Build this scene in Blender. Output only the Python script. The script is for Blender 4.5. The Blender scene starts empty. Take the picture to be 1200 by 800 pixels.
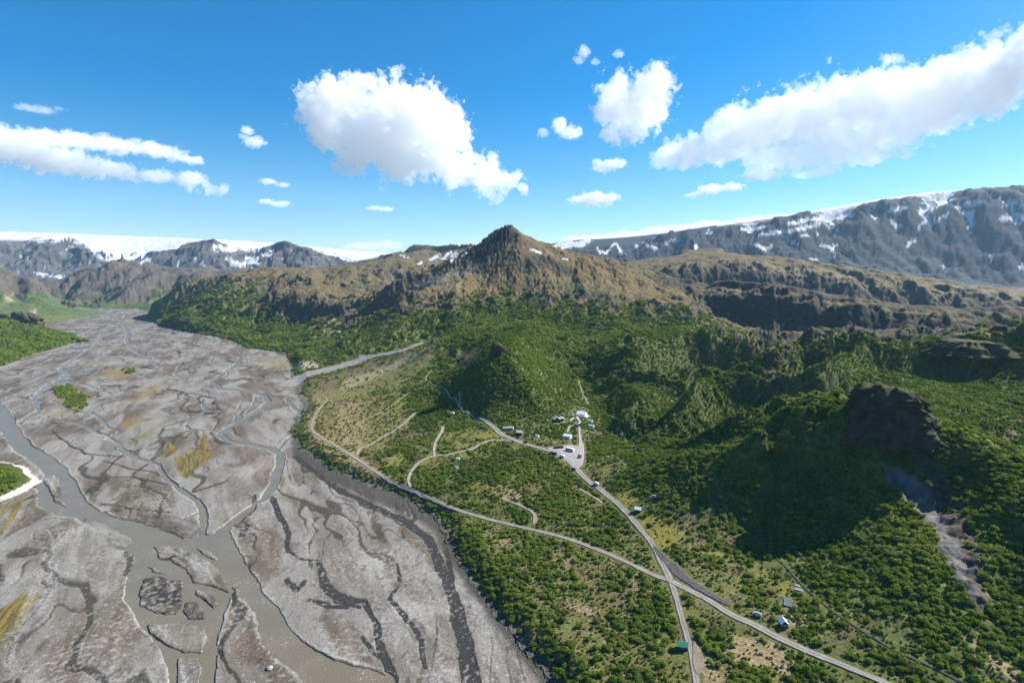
import bpy, bmesh, math, random, time
import numpy as np
T0 = time.time()
rad = math.radians
SC = bpy.context.scene
COL = SC.collection
f32 = np.float32

# ------------------------------------------------------------------ camera
FPX, CX, CY = 655.0, 600.0, 400.0          # focal length and centre in photograph pixels (1200 x 800)
PITCH = math.atan(75.0 / FPX)
CAMH = 200.0
SP, CP = math.sin(PITCH), math.cos(PITCH)

def ray(px, py):
    dx, dy = px - CX, py - CY
    return (dx, FPX * CP - dy * SP, -FPX * SP - dy * CP)

def P3(px, py, D):
    'point seen at (px, py) whose forward distance is D'
    x, y, z = ray(px, py)
    return (x / y * D, D, CAMH + z / y * D)

def gz(px, py, z=0.0):
    'point seen at (px, py) at height z'
    x, y, w = ray(px, py)
    D = (z - CAMH) / w * y
    return (x / y * D, D, z)

def project(X, Y, Z):
    zz = Z - CAMH
    d = Y * CP - zz * SP
    u = Y * SP + zz * CP
    d = np.where(d < 1.0, 1.0, d)
    return CX + FPX * X / d, CY - FPX * u / d

cam_d = bpy.data.cameras.new('camera'); cam = bpy.data.objects.new('camera', cam_d); COL.objects.link(cam)
cam.location = (0, 0, CAMH); cam.rotation_euler = (rad(90) - PITCH, 0, 0)
cam_d.sensor_width = 36.0; cam_d.lens = 36.0 * FPX / 1200.0
cam_d.clip_start = 1.0; cam_d.clip_end = 80000.0
SC.camera = cam

# ------------------------------------------------------------------ noise
_rng = np.random.default_rng(7)
_PM = _rng.permutation(4096).astype(np.int32)
_GA = _rng.random(4096) * 2 * np.pi
_GX, _GY = np.cos(_GA).astype(f32), np.sin(_GA).astype(f32)

def pn(x, y, seed=0):
    'gradient noise, about -1..1'
    xi = np.floor(x); yi = np.floor(y)
    fx = (x - xi).astype(f32); fy = (y - yi).astype(f32)
    xi = xi.astype(np.int32); yi = yi.astype(np.int32) + seed * 131
    ux = fx * fx * fx * (fx * (fx * 6 - 15) + 10); uy = fy * fy * fy * (fy * (fy * 6 - 15) + 10)
    a0 = _PM[xi & 4095]; a1 = _PM[(xi + 1) & 4095]
    def g(a, yy, dx, dy):
        k = _PM[(a + yy) & 4095]
        return _GX[k] * dx + _GY[k] * dy
    n00 = g(a0, yi, fx, fy); n10 = g(a1, yi, fx - 1, fy)
    n01 = g(a0, yi + 1, fx, fy - 1); n11 = g(a1, yi + 1, fx - 1, fy - 1)
    t0 = n00 + ux * (n10 - n00); t1 = n01 + ux * (n11 - n01)
    return (t0 + uy * (t1 - t0)) * 1.5

def fbm(x, y, o=5, seed=0, gain=0.5, lac=2.03):
    s = np.zeros(np.shape(x), f32); a = 1.0; tot = 0
    for i in range(o):
        s += a * pn(x, y, seed + i); tot += a
        x = x * lac + 17.3; y = y * lac - 9.1; a *= gain
    return s / tot

def ridged(x, y, o=5, seed=0, gain=0.5):
    s = np.zeros(np.shape(x), f32); a = 1.0; tot = 0; w = 1.0
    for i in range(o):
        n = 1 - np.abs(pn(x, y, seed + i)); n = n * n * w
        w = np.clip(n * 1.6, 0, 1); s += a * n; tot += a
        x = x * 2.07 + 5.3; y = y * 2.07 + 3.7; a *= gain
    return s / tot

def sm(a, b, x):
    t = np.clip((x - a) / (b - a), 0, 1)
    return t * t * (3 - 2 * t)

def mix(a, b, t): return a + (b - a) * t

def erosion(px, py, dx, dy):
    'gullies running down the slope: stripes across (dx, dy), returns height and derivatives'
    ix = np.floor(px); iy = np.floor(py); fx = (px - ix).astype(f32); fy = (py - iy).astype(f32)
    ix = ix.astype(np.int32); iy = iy.astype(np.int32)
    va = np.zeros(px.shape, f32); vx = va.copy(); vy = va.copy(); wt = va.copy()
    F = 2 * np.pi
    for i in range(-2, 2):
        for j in range(-2, 2):
            k = _PM[(_PM[(ix - i) & 4095] + iy - j) & 4095]
            qx = fx + i - 0.5 * (k & 63).astype(f32) / 63; qy = fy + j - 0.5 * (k >> 6).astype(f32) / 63
            w = np.exp(-2 * (qx * qx + qy * qy)); wt += w
            m = (qx * dx + qy * dy) * F
            va += np.cos(m) * w; s = -np.sin(m) * w; vx += s * dx; vy += s * dy
    return va / wt, vx / wt, vy / wt

# ------------------------------------------------------------------ macro relief: surveyed points (pixel, pixel, forward distance)
CTRL = []
def cp(*pts):
    for p in pts: CTRL.append(P3(*p))
def cz(*pts):
    for p in pts: CTRL.append(gz(*p))
def cd(*pts):
    'pixel column, forward distance, height'
    for px, D, z in pts: CTRL.append(((px - CX) / FPX * D, D, z))
def line(pts, step=0.03):
    q = [P3(*p) for p in pts]
    for a, b in zip(q, q[1:]):
        L = math.dist(a, b) / min(a[1], b[1]); n = max(1, int(L / step))
        for i in range(n):
            t = i / n; CTRL.append(tuple(a[k] + (b[k] - a[k]) * t for k in range(3)))
    CTRL.append(q[-1])

cz(*[(x, y, 0) for x, y in ((50,700),(200,700),(400,700),(550,760),(300,600),(100,600),(450,640),(250,500),(100,480),(320,470),(60,440),(200,430),(300,420),(150,390),(220,395),(130,370),(0,780),(0,500))])
cz(*[(x, y, 6) for x, y in ((665,800),(612,742),(575,690),(545,640),(528,605),(490,578),(440,562),(395,542),(360,520),(352,500),(364,478),(358,455))])
cz((740,740,10),(650,680,9),(600,640,9),(500,560,10),(420,490,12),(450,450,20),(500,402,45),(420,427,16),(810,760,13),(785,677,15),(700,647,13),(640,600,16),
   (580,560,16),(530,520,18),(560,490,24),(620,520,22),(660,530,24),(680,490,29),(720,580,20),(760,630,18),(850,640,20),(900,690,20),(920,750,19),(1040,800,20),
   (850,800,14),(950,800,16),(1100,790,24),(980,740,22),(480,470,22),(470,430,30),(510,470,24))
cz((830,560,27),(870,610,26),(930,660,25),(1000,710,25),(1080,755,26),(1180,790,28))
# right hill below the crag and its ridges
line([(1015,487,406),(940,503,416),(880,515,432),(830,530,463),(790,540,497)])
line([(1050,500,400),(1100,505,390),(1130,530,374),(1170,560,348),(1200,590,317),(1240,620,294)])
line([(1010,500,400),(1000,560,381),(975,600,366),(960,640,348)])
cp((1060,530,387),(1060,560,376),(1000,600,362),(1100,600,352),(950,560,400),(950,600,376),(900,560,426),(900,530,445),
   (1130,560,369),(1200,640,300),(1200,700,272),(1150,650,296),(1150,700,270),(1100,660,296),(1060,640,317),(1000,530,397))
cp((1200,540,470),(1150,500,520),(1200,480,620),(1100,470,600),(1050,440,800),(1000,430,900),(950,450,800),(900,470,700),(850,490,620),(800,500,610),(760,520,580),(720,500,650))
cp((695,462,800),(705,455,860),(680,400,1230),(650,386,1310))
line([(840,380,1180),(800,398,1040),(760,418,920),(720,440,830)]); line([(850,403,1130),(805,424,1010),(765,446,900)]); line([(760,378,1330),(720,395,1180),(690,410,1060)]); cp((790,390,1300),(745,405,1180),(710,425,1060))
line([(960,402,980),(905,428,815),(850,452,710),(800,476,632)]); line([(940,425,960),(890,452,830),(840,478,720)]); line([(1100,405,1000),(1040,425,830),(980,445,700),(930,465,620)]); line([(1090,440,800),(1040,460,700),(980,475,620)])
# mesa rim and canyon on the right
line([(835,345,1550),(860,345,1500),(900,350,1450),(950,356,1400),(1000,361,1350),(1060,372,1300),(1120,374,1280),(1200,372,1280),(1260,372,1280)])
line([(840,368,1510),(900,376,1420),(950,383,1360),(1000,388,1310),(1060,392,1265),(1120,394,1250),(1200,390,1250),(1260,390,1250)])
cp((1150,415,800),(1100,425,830),(1200,410,820),(1150,440,760))
cp((900,343,1650),(860,340,1700),(1000,356,1550),(1100,371,1450),(1200,370,1450))
cd((900,2000,110),(1000,1900,90),(1100,1800,80),(1200,1800,80),(820,2100,120))
line([(780,340,2540),(850,341,2540),(900,344,2490),(1000,354,2350),(1100,365,2270),(1200,370,2230),(1260,370,2230)])
line([(770,322,2600),(850,318,2600),(900,325,2550),(950,328,2500),(1000,338,2400),(1080,348,2350),(1200,356,2300),(1260,358,2300)])
line([(790,300,3600),(850,299,3600),(900,308,3500),(950,315,3400),(1000,324,3300),(1100,336,3200),(1200,346,3100)])
cp((760,318,2900))
cd((850,4600,200),(1000,4400,120),(1200,4300,80),(720,4000,200))
cp((1000,335,4800),(1100,325,5000),(1200,330,5000),(1050,300,5500),(1150,290,5500),(950,300,5500),(850,300,5600),(750,310,5600))
line([(630,290,7000),(650,285,7000),(680,281,7000),(720,283,6800),(760,285,6600),(790,273,6300),(850,268,6200),(900,262,6200),(960,256,6200),(1000,250,6200),(1050,243,6200),(1100,237,6100),(1160,229,6000),(1200,230,6000),(1280,225,6000)], .05)
line([(870,264,7500),(950,252,7800),(1000,243,8000),(1100,232,8200),(1200,217,8400),(1280,210,8400)], .05)
cd((1000,11500,1000),(1200,11500,1300),(850,11000,800))
# glaciers and mountains far up the valley
line([(-60,270,9000),(0,272,9000),(50,273,9000),(100,276,9000),(200,280,9000),(280,283,8800),(350,290,8600),(400,296,8400),(440,300,8000)], .05)
cd((100,12500,900),(400,12000,700),(600,11000,500))
cp((130,302,7600),(150,306,7300),(280,295,7600),(420,306,6500),(350,300,7500))
line([(-60,284,7200),(0,283,7200),(30,285,7200),(60,282,7000),(80,280,7000),(97,290,6800),(110,302,6600),(118,308,6500)], .04)
cp((0,330,5800),(60,335,5500),(88,325,5800),(130,318,6000))
line([(165,308,6200),(185,295,6200),(205,290,6100),(225,291,6100),(250,288,6000),(262,293,6000),(275,300,6000),(300,303,6000),(305,293,6000),(330,291,5900),(355,292,5900),(375,302,5800),(392,312,5800)], .02)
cp((200,330,5300),(300,325,5100),(380,322,4800))
line([(62,338,4600),(85,325,4500),(97,315,4500),(120,312,4600),(142,306,4700),(165,313,4500),(180,322,4300),(205,325,4200),(215,335,4000)], .02)
cd((60,3900,4),(100,3800,4),(140,3700,6),(180,3500,10)); cp((150,340,4000),(110,340,4150))
line([(-60,320,3600),(0,322,3600),(20,322,3600),(40,325,3600),(55,342,3500)], .02)
cp((0,345,3300),(40,350,3300),(80,361,3300),(0,365,2600),(0,382,1900),(40,388,1900),(20,375,2300),(60,372,2500),(-60,370,2400))
# hills right of the river
line([(172,372,2550),(185,355,2700),(200,343,2750),(215,335,2750),(240,331,2700),(280,325,2600),(300,328,2600),(330,331,2550),(345,324,2500)])
cp((200,375,2450),(240,360,2300),(240,375,2150),(300,345,2350),(300,365,2100),(300,390,1800),(270,340,2450))
line([(318,352,2150),(350,354,2100),(380,357,2050),(405,358,2000)]); line([(318,369,2110),(350,371,2065),(380,373,2015),(405,373,1970)])
cp((390,385,1750),(370,400,1560),(400,366,1850),(395,395,1600),(345,405,1560))
cp((430,390,1500),(440,370,1800),(430,350,2200),(450,340,2500))
cp((350,318,3000),(400,314,3100),(450,309,3200),(480,310,3100),(470,320,2900),(470,330,2850),(380,335,2500))
line([(462,300,4500),(470,295,4500),(510,295,4500),(540,294,4300),(560,292,4000)]); cd((500,5600,250),(600,4200,230)); cp((500,308,4000))
# central mountain
line([(595,265,1905),(580,272,1905),(565,283,1905),(550,293,1905),(530,303,1890),(510,313,1880),(490,322,1880),(470,332,1860),(450,340,1830)], .015)
line([(595,265,1905),(610,272,1900),(630,284,1880),(650,294,1865),(680,300,1840),(710,306,1815),(740,315,1780),(760,322,1755),(790,332,1680),(815,345,1580)], .015)
line([(595,265,1905),(597,280,1860),(600,300,1780),(600,325,1680),(600,345,1605),(600,355,1555),(600,370,1455),(600,385,1330)])
cp((520,330,1705),(490,345,1630),(470,360,1530),(460,375,1430),(470,388,1330),(510,350,1555),(520,370,1430),(540,390,1280),(560,375,1380),(560,320,1755),(560,345,1580))
cp((660,320,1705),(650,335,1630),(660,350,1530),(700,330,1655),(720,350,1505),(740,335,1630),(770,350,1480),(720,370,1380),(780,370,1380),(820,360,1430),(760,390,1255),(700,385,1305))
cd((595,2400,190),(500,2350,150),(680,2400,180),(740,2300,150))

# small hill with the rock pillar
cp((530,395,1150),(500,410,1080),(490,430,990),(520,440,930),(540,420,1010))
line([(590,409,775),(600,400,850),(612,394,960),(625,385,1120),(632,378,1270)]); line([(590,409,775),(605,430,738),(625,460,694),(640,482,668)])
line([(590,409,775),(570,425,760),(553,445,745)])
cp((540,462,770),(570,482,680),(550,482,700),(665,430,920),(640,430,850),(680,460,800),(670,445,860),(545,425,930),(660,470,745),(600,470,690))

A = np.array(CTRL); cr = np.hypot(A[:, 0], A[:, 1])
cu, cv, ch = np.arctan2(A[:, 0], A[:, 1]), np.log(cr), A[:, 2] / cr
_ex = [(a, v, 0.03) for a in (-1.2, -0.95, 0.95, 1.2) for v in (5, 5.7, 6.4, 7.2, 8, 9.2)] + [(a, 4.6, 0.05) for a in (-.7, -.3, .1, .5)]
cu = np.r_[cu, [e[0] for e in _ex]]; cv = np.r_[cv, [e[1] for e in _ex]]; ch = np.r_[ch, [e[2] for e in _ex]]
def _k(u, v): return np.sqrt((u[:, None] - cu) ** 2 + (v[:, None] - cv) ** 2 + 1e-5)
_n = len(cu)
_M = np.zeros((_n + 3, _n + 3)); _M[:_n, :_n] = _k(cu, cv) - np.eye(_n) * 0.0015
_M[:_n, _n:] = np.c_[np.ones(_n), cu, cv]; _M[_n:, :_n] = _M[:_n, _n:].T
_W = np.linalg.solve(_M, np.r_[ch, 0, 0, 0])
def rbf(u, v):
    out = np.empty(u.shape)
    for s in range(0, len(u), 40000):
        a, b = u[s:s + 40000], v[s:s + 40000]
        out[s:s + 40000] = _k(a, b) @ _W[:_n] + _W[_n] + a * _W[_n + 1] + b * _W[_n + 2]
    return out
print('ctrl', _n, time.time() - T0)
# ------------------------------------------------------------------ polar ground sheet
Q = 1.0
NU = int(1400 * Q)
U = np.concatenate([np.linspace(-np.pi, -0.86, 70, endpoint=False), np.linspace(-0.86, 0.86, NU), np.linspace(0.86, np.pi, 71)[1:-1]])
_v = [math.log(120.0)]
while _v[-1] < math.log(14500):
    r_ = math.exp(_v[-1]); _v.append(_v[-1] + (0.0029 if r_ < 1100 else 0.0033 if r_ < 3200 else 0.006) / Q)
V = np.array(_v); NR, NC = len(V), len(U)
UU, VV = np.meshgrid(U, V); u = UU.ravel(); v = VV.ravel(); r = np.exp(v)
X = r * np.sin(u); Y = r * np.cos(u); N = len(u)
print('grid', NR, NC, N)
uc = np.clip(u, -1.25, 1.25)
# base relief on a coarse grid, then bilinear
_cu = np.linspace(-1.25, 1.25, 900); _cv = np.linspace(V[0], V[-1], 700)
_g = rbf(np.repeat(_cu[None], 700, 0).ravel(), np.repeat(_cv[:, None], 900, 1).ravel()).reshape(700, 900)
def _bil(g, a, b):
    x = (a - _cu[0]) / (_cu[1] - _cu[0]); y = (b - _cv[0]) / (_cv[1] - _cv[0])
    i = np.clip(x.astype(int), 0, 898); j = np.clip(y.astype(int), 0, 698); fx = x - i; fy = y - j
    return (g[j, i] * (1 - fx) + g[j, i + 1] * fx) * (1 - fy) + (g[j + 1, i] * (1 - fx) + g[j + 1, i + 1] * fx) * fy
hb = _bil(_g, uc, v) * r
hb = np.maximum(hb, 0.0) * (1 - 0.9 * sm(1.0, 2.2, np.abs(u)))
print('rbf', time.time() - T0)

def seg_dist(X, Y, poly, closed=False, lo=None):
    'distance to a polyline, and the position along it (segment index + fraction)'
    best = np.full(X.shape, 1e18); par = np.zeros(X.shape)
    n = len(poly)
    for i in range(n if closed else n - 1):
        ax, ay = poly[i][:2]; bx, by = poly[(i + 1) % n][:2]
        dx, dy = bx - ax, by - ay; L = dx * dx + dy * dy + 1e-12
        t = np.clip(((X - ax) * dx + (Y - ay) * dy) / L, 0, 1)
        d = (X - ax - t * dx) ** 2 + (Y - ay - t * dy) ** 2
        m = d < best; best[m] = d[m]; par[m] = i + t[m]
    return np.sqrt(best), par

def inside(X, Y, poly):
    c = np.zeros(X.shape, bool); n = len(poly)
    for i in range(n):
        ax, ay = poly[i][:2]; bx, by = poly[(i + 1) % n][:2]
        if ay == by: continue
        m = ((ay > Y) != (by > Y)) & (X < (bx - ax) * (Y - ay) / (by - ay) + ax)
        c ^= m
    return c

def pmask(pts, pxx, pyy, soft=3.0):
    b = [min(p[0] for p in pts) - 12, max(p[0] for p in pts) + 12, min(p[1] for p in pts) - 12, max(p[1] for p in pts) + 12]
    o = np.zeros(pxx.shape, f32); s = np.where((pxx > b[0]) & (pxx < b[1]) & (pyy > b[2]) & (pyy < b[3]))[0]
    d, _ = seg_dist(pxx[s], pyy[s], pts, True); d = np.where(inside(pxx[s], pyy[s], pts), d, -d)
    o[s] = sm(-soft, soft, d); return o

PL = [(655,810),(640,790),(602,745),(560,692),(530,642),(515,612),(480,587),(430,570),(385,550),(352,527),(341,507),(350,490),(358,475),(350,460),(344,443),(343,430),(335,413),(290,408),(270,398),(240,392),(215,388),(185,380),(170,372),(178,366),(160,362),(110,361),(70,360),(60,362),(90,364),(128,366),(95,372),(60,378),(36,384),(40,387),(65,390),(88,393),(103,400),(90,401),(40,415),(0,430),(-60,445),(-300,520)]
PLAIN = [gz(*p)[:2] for p in PL] + [(-1500, -700), (150, -700), (110, 0), (60, 150)]
BLUFF = [gz(*p)[:2] for p in ((-40,532),(20,545),(34,551),(46,564),(30,575),(10,583),(-40,600))]
sdp, _ = seg_dist(X, Y, PLAIN, True); inp = inside(X, Y, PLAIN); sd = np.where(inp, -sdp, sdp)
wob = fbm(X / 22, Y / 22, 3, 40) * 5 + fbm(X / 5, Y / 5, 2, 41) * 1.6
sd = sd + np.where(np.abs(sd) < 60, wob, 0) * (1 + r / 1500)
db, _ = seg_dist(X, Y, BLUFF, True); sdb = np.where(inside(X, Y, BLUFF), db, -db) + wob * 0.7
plain = sd < 0
print('plain', time.time() - T0)

# ------------------------------------------------------------------ river bed
CH = [  # traced channels: list of (px, py, width px), water?, depth
 ([(283,412,3),(281,422,3),(272,430,4),(256,441,4),(248,447,6),(258,455,7),(275,457,6),(295,459,6),(310,463,7),(315,470,7),(308,478,8),(292,487,8),(275,497,8),(262,505,8),(258,510,9),(268,516,9),(295,521,9),(318,525,10),(329,532,11),(328,545,11),(324,560,12),(317,575,14),(311,584,10),(300,590,7),(285,600,8),(272,612,11),(262,625,18),(264,640,24),(275,660,25),(285,680,26),(298,700,27),(312,720,30),(325,745,34),(347,765,42),(377,785,52),(430,808,70)], 1, 1.9),
 ([(-10,470,14),(0,482,16),(10,500,17),(18,513,18),(28,525,20),(45,535,22),(60,545,22),(72,560,22),(80,575,22),(90,590,25),(105,603,28),(130,615,30),(160,622,30),(185,630,26),(210,635,24),(240,632,26),(262,628,24)], 1, 1.9),
 ([(60,555,10),(50,572,12),(55,590,16),(75,600,18),(95,604,14)], 1, 1.6),
 ([(165,622,16),(174,640,15),(166,660,14),(155,680,13),(152,700,13),(164,718,13),(178,738,14),(195,755,14),(203,775,14),(205,810,14)], 1, 1.8),
 ([(215,640,9),(230,655,9),(250,665,10),(266,690,12),(262,710,12),(252,725,14),(250,750,16),(245,775,17),(240,812,18)], 1, 1.8),
 ([(172,650,10),(195,668,12),(215,688,12),(235,700,11),(247,716,9)], 1, 1.7),
 ([(160,712,8),(180,722,6),(205,728,6),(238,722,6)], 1, 1.4),
 ([(176,645,8),(200,650,7),(222,658,7)], 1, 1.4),
 ([(200,640,10),(213,647,8)], 1, 1.4),
 ([(40,497,3),(65,492,3),(95,497,4),(115,507,4),(126,510,4),(140,520,5),(146,531,7),(160,536,7),(185,545,5),(195,560,6),(215,575,7),(231,585,8),(238,600,10),(240,615,10),(236,628,10)], 1, 1.4),
 ([(236,600,6),(200,612,5),(180,620,6)], 1, 1.3),
 ([(62,470,3),(85,480,3),(112,485,4),(125,499,4)], 1, 1.2),
 ([(120,498,2),(140,505,3),(125,515,3)], 1, 1.2),
 ([(130,428,3),(150,432,4),(165,441,4),(175,443,4),(190,443,3),(215,446,3),(248,447,4)], 1, 1.3),
 ([(165,441,2),(186,430,2),(172,420,2),(155,410,3),(148,400,3),(150,388,3),(140,372,3)], 1, 1.3),
 ([(12,500,3),(30,490,4),(45,480,4),(40,465,5),(60,449,5),(80,440,5),(70,432,4),(95,415,3),(115,402,3),(120,390,3),(140,380,3),(150,368,3)], 1, 1.3),
 ([(0,470,6),(20,462,5),(45,452,5),(75,446,4),(90,450,3)], 1, 1.3),
 ([(0,492,4),(25,480,3),(50,470,3),(68,467,2)], 1, 1.2),
 ([(90,448,3),(105,452,3),(130,462,2),(140,455,2)], 1, 1.1),
 ([(238,474,4),(240,481,4),(226,490,4),(218,498,5),(222,503,4),(250,504,3),(262,507,3)], 1, 1.3),
 ([(283,470,2),(275,485,2),(276,495,2)], 1, 1.0), ([(299,465,2),(297,474,2),(286,487,2)], 1, 1.0),
 ([(335,467,5),(345,478,5),(355,487,5),(352,500,4),(340,512,4),(327,525,4)], 1, 1.2),
 ([(250,418,2),(248,425,2),(232,423,2),(215,430,2)], 1, 1.0), ([(210,428,2),(205,437,3),(212,444,2)], 1, 1.0),
 ([(320,582,5),(324,602,7),(334,615,6),(338,630,5),(337,645,5),(353,655,4),(371,656,5),(378,676,9),(389,694,14),(407,705,14),(426,704,8),(438,728,7),(448,764,9),(462,800,12)], 0, 1.9),
 ([(372,656,3),(381,683,5),(395,705,8),(420,712,6)], 0, 1.5),
 ([(466,660,4),(470,683,4),(458,701,5),(480,728,7),(493,750,7),(499,782,6)], 0, 1.6),
 ([(338,678,6),(350,690,9),(358,680,6)], 0, 1.6), ([(362,702,6),(385,710,9),(405,712,6)], 0, 1.7), ([(425,745,5),(445,772,4)], 0, 1.3),
 ([(300,580,3),(295,598,8),(280,612,5)], 0, 1.2), ([(290,615,6),(282,628,5)], 0, 1.1),
 ([(345,535,6),(390,570,8),(435,592,9),(475,610,10),(502,630,11),(516,665,12),(529,696,13),(538,728,16),(546,764,20),(552,810,26)], 0, 1.5),
 ([(516,612,4),(523,650,6),(531,690,5),(541,715,5)], 0, 1.2),
 ([(180,690,12),(200,700,10),(215,708,6)], 0, 1.2), ([(190,660,8),(205,652,6)], 0, 1.0), ([(250,470,2),(258,480,2),(240,478,2)], 0, .8),
 ([(60,505,2),(80,520,2),(100,532,3),(140,535,2)], 0, .9), ([(120,540,2),(150,548,3),(175,552,2),(195,560,2)], 0, .9), ([(110,560,2),(150,558,3),(200,568,3)], 0, .9), ([(120,590,3),(165,596,2),(200,600,3)], 0, .9),
]
ip = np.where(plain & (np.abs(u) < 1.2))[0]
xp, yp, rp = X[ip], Y[ip], r[ip]
wx = xp + 3 * fbm(xp / 30, yp / 30, 3, 50) + 0.8 * fbm(xp / 6, yp / 6, 2, 51)
wy = yp + 3 * fbm(xp / 30, yp / 30, 3, 52) + 0.8 * fbm(xp / 6, yp / 6, 2, 53)
al = wx * 0.48 - wy * 0.877; ac = wx * 0.877 + wy * 0.48                    # along and across the flow
qx = ac + 30 * fbm(al / 120, ac / 120, 3, 54); qy = al + 40 * fbm(al / 150, ac / 90, 2, 55)
n1 = pn(qx / 46, qy / 150, 60) + 0.30 * pn(qx / 18, qy / 50, 61)
n2 = pn(qx / 17, qy / 60, 62) + 0.3 * pn(qx / 8, qy / 25, 63)
n3 = pn(qx / 6.5, qy / 22, 64)
near = 1 - sm(300, 1200, rp)
zp = 0.42 * n1 + 0.26 * n2 + 0.12 * n3 * near + 0.1
amp_b = fbm(ac / 160, al / 260, 2, 66); amp_c = fbm(ac / 70, al / 130, 2, 67)
b1 = (1 - sm(.035, .085, np.abs(n1))) * sm(-.15, .05, amp_b); b2 = (1 - sm(.03, .085, np.abs(n2))) * sm(-.05, .2, amp_c)      # braids: the zero lines of the noise, cut with steep banks
pxp, pyp = project(xp, yp, np.zeros_like(xp))
wetfar = sm(420, 900, rp) * sm(60, -40, (pxp - (170 - (pyp - 400) * 1.2)))
zp -= (0.62 + .3 * wetfar) * b1 + (0.36 + .3 * wetfar) * b2
rim = np.zeros(len(ip)); dry = np.zeros(len(ip)); chd = np.full(len(ip), 1e9)
zw = zp.copy()
for pts, wat, dep in CH:
    w = [gz(p[0], p[1]) for p in pts]
    ws = [p[2] * q[1] / FPX * (0.42 if wat else .5) for p, q in zip(pts, w)]
    x0 = min(q[0] for q in w) - 60; x1 = max(q[0] for q in w) + 60; y0 = min(q[1] for q in w) - 60; y1 = max(q[1] for q in w) + 60
    s = np.where((wx > x0) & (wx < x1) & (wy > y0) & (wy < y1))[0]
    d, t = seg_dist(wx[s], wy[s], w)
    hw = np.interp(t, range(len(ws)), ws)
    k = d / hw
    prof = 1 - sm(0.85, 1.17, k)
    bed = -dep if wat else -dep * 0.42 - 0.1
    z_in = mix(zw[s], bed - 0.25 * (1 - np.minimum(k, 1) ** 2), prof)
    ridge_ = 0.5 * np.exp(-((k - 1.55) / 0.35) ** 2)
    zw[s] = np.where(prof > 0, np.minimum(z_in, zw[s] + 0.0), zw[s]) + ridge_ * 0.06
    if wat: rim[s] = np.maximum(rim[s], np.exp(-((d - hw * 1.25) / (.8 + 0.06 * hw)) ** 2) * sm(1.0, 1.25, k)); chd[s] = np.minimum(chd[s], d - hw)
    else: dry[s] = np.maximum(dry[s], 1 - sm(0.75, 1.35, k))
# the knot of channels and islands in the near reach, traced
HULL = [(88,592),(120,604),(165,612),(205,626),(240,630),(262,618),(275,640),(284,668),(268,690),(260,715),(254,745),(250,812),(203,812),(196,770),(180,750),(163,728),(147,700),(154,668),(160,650),(140,641),(108,627)]
ISL = [[(165,602),(195,604),(232,611),(239,624),(215,631),(190,619),(170,612)],[(180,640),(195,638),(222,645),(250,660),(266,682),(270,696),(255,689),(228,682),(218,668),(200,656),(186,655)],[(168,678),(185,673),(198,678),(214,680),(214,692),(212,712),(205,720),(182,718),(164,708),(163,692)],[(216,705),(230,703),(240,715),(240,726),(222,724),(214,716)],[(230,690),(240,692),(252,698),(256,708),(250,712),(240,703),(229,696)],[(172,731),(200,729),(240,733),(243,748),(236,764),(215,765),(190,752),(175,742)],[(208,770),(232,768),(236,780),(232,812),(206,812)],[(172,662),(190,667),(197,673),(180,670)],[(228,640),(245,645),(258,655),(250,655),(236,648)],[(48,560),(62,553),(70,562),(73,578),(68,584),(60,578),(55,570)],[(98,606),(120,612),(150,628),(157,636),(140,644),(112,641),(98,625)]]
jx = pxp + 2.2 * fbm(xp / 9, yp / 9, 3, 77) + .9 * fbm(xp / 2.5, yp / 2.5, 2, 78); jy = pyp + 2.2 * fbm(xp / 9, yp / 9, 3, 79)
hm = pmask(HULL, jx, jy, 1.6); im = np.zeros(len(ip), f32); irim = im.copy()
for q in ISL:
    o_ = pmask(q, jx, jy, 1.3); im = np.maximum(im, o_); irim = np.maximum(irim, pmask(q, jx, jy, 6.0) * (o_ > .3))
wet_ = np.maximum(hm * (1 - im), 0)
zw = mix(zw, np.minimum(zw, -1.5), hm); chd = np.where(hm > .3, np.minimum(chd, 0), chd)
zw = mix(zw, .12 + .5 * n3 * .3 + .3 * n2 * .5 + .25 * fbm(xp / 3, yp / 3, 3, 82), im); chd = np.where(im > .3, 0, chd)
idark = pmask(ISL[2], jx, jy, 2) + .8 * pmask(ISL[3], jx, jy, 2) + .5 * pmask(ISL[0], jx, jy, 2)
# away from the traced rivers keep the bars above the water, except in the wet left reach
lowlim = mix(-0.30, -0.85, wetfar)
z2 = np.where(chd > 3, np.maximum(zw, lowlim), zw)
WATER = -0.50
z = hb.copy()
z[ip] = z2
rise = sm(2300, 3600, Y)
z = np.where(plain, z * (1 - 0.0 * rise), z)
zb = mix(0.0, np.maximum(hb, 2.0), sm(0, 1, sd / (11 + 0.010 * r)))
land = ~plain
z[land] = zb[land]
blf = sm(0, 9, sdb); z = np.where(sdb > 0, np.maximum(z, blf * (5 + 2 * fbm(X / 15, Y / 15, 3, 71))), z)
print('river', time.time() - T0)

# ------------------------------------------------------------------ slopes: gullies, strata, crags
il = np.where(land & (np.abs(u) < 1.3))[0]
H2 = hb.reshape(NR, NC)
gu = np.gradient(H2, axis=1) / np.gradient(UU, axis=1) / np.exp(VV)
gv = np.gradient(H2, axis=0) / np.gradient(VV, axis=0) / np.exp(VV)
S = np.hypot(gu, gv).ravel()[il]; gu = gu.ravel()[il]; gv = gv.ravel()[il]
ul, vl, rl, xl, yl = u[il], v[il], r[il], X[il], Y[il]
TERR = [(300,300+520),(340,500),(343,440),(420,420),(500,398),(516,410),(518,455),(545,486),(600,500),(640,500),(670,476),(690,482),(705,530),(765,575),(830,580),(905,645),(990,705),(1090,765),(1200,812),(1200,900),(300,900)]
pxa, pya = project(xl, yl, hb[il])
dte, _ = seg_dist(pxa, pya, TERR, True); dte = np.where(inside(pxa, pya, TERR), -dte, dte)
offt = sm(0, 40, dte)
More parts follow.
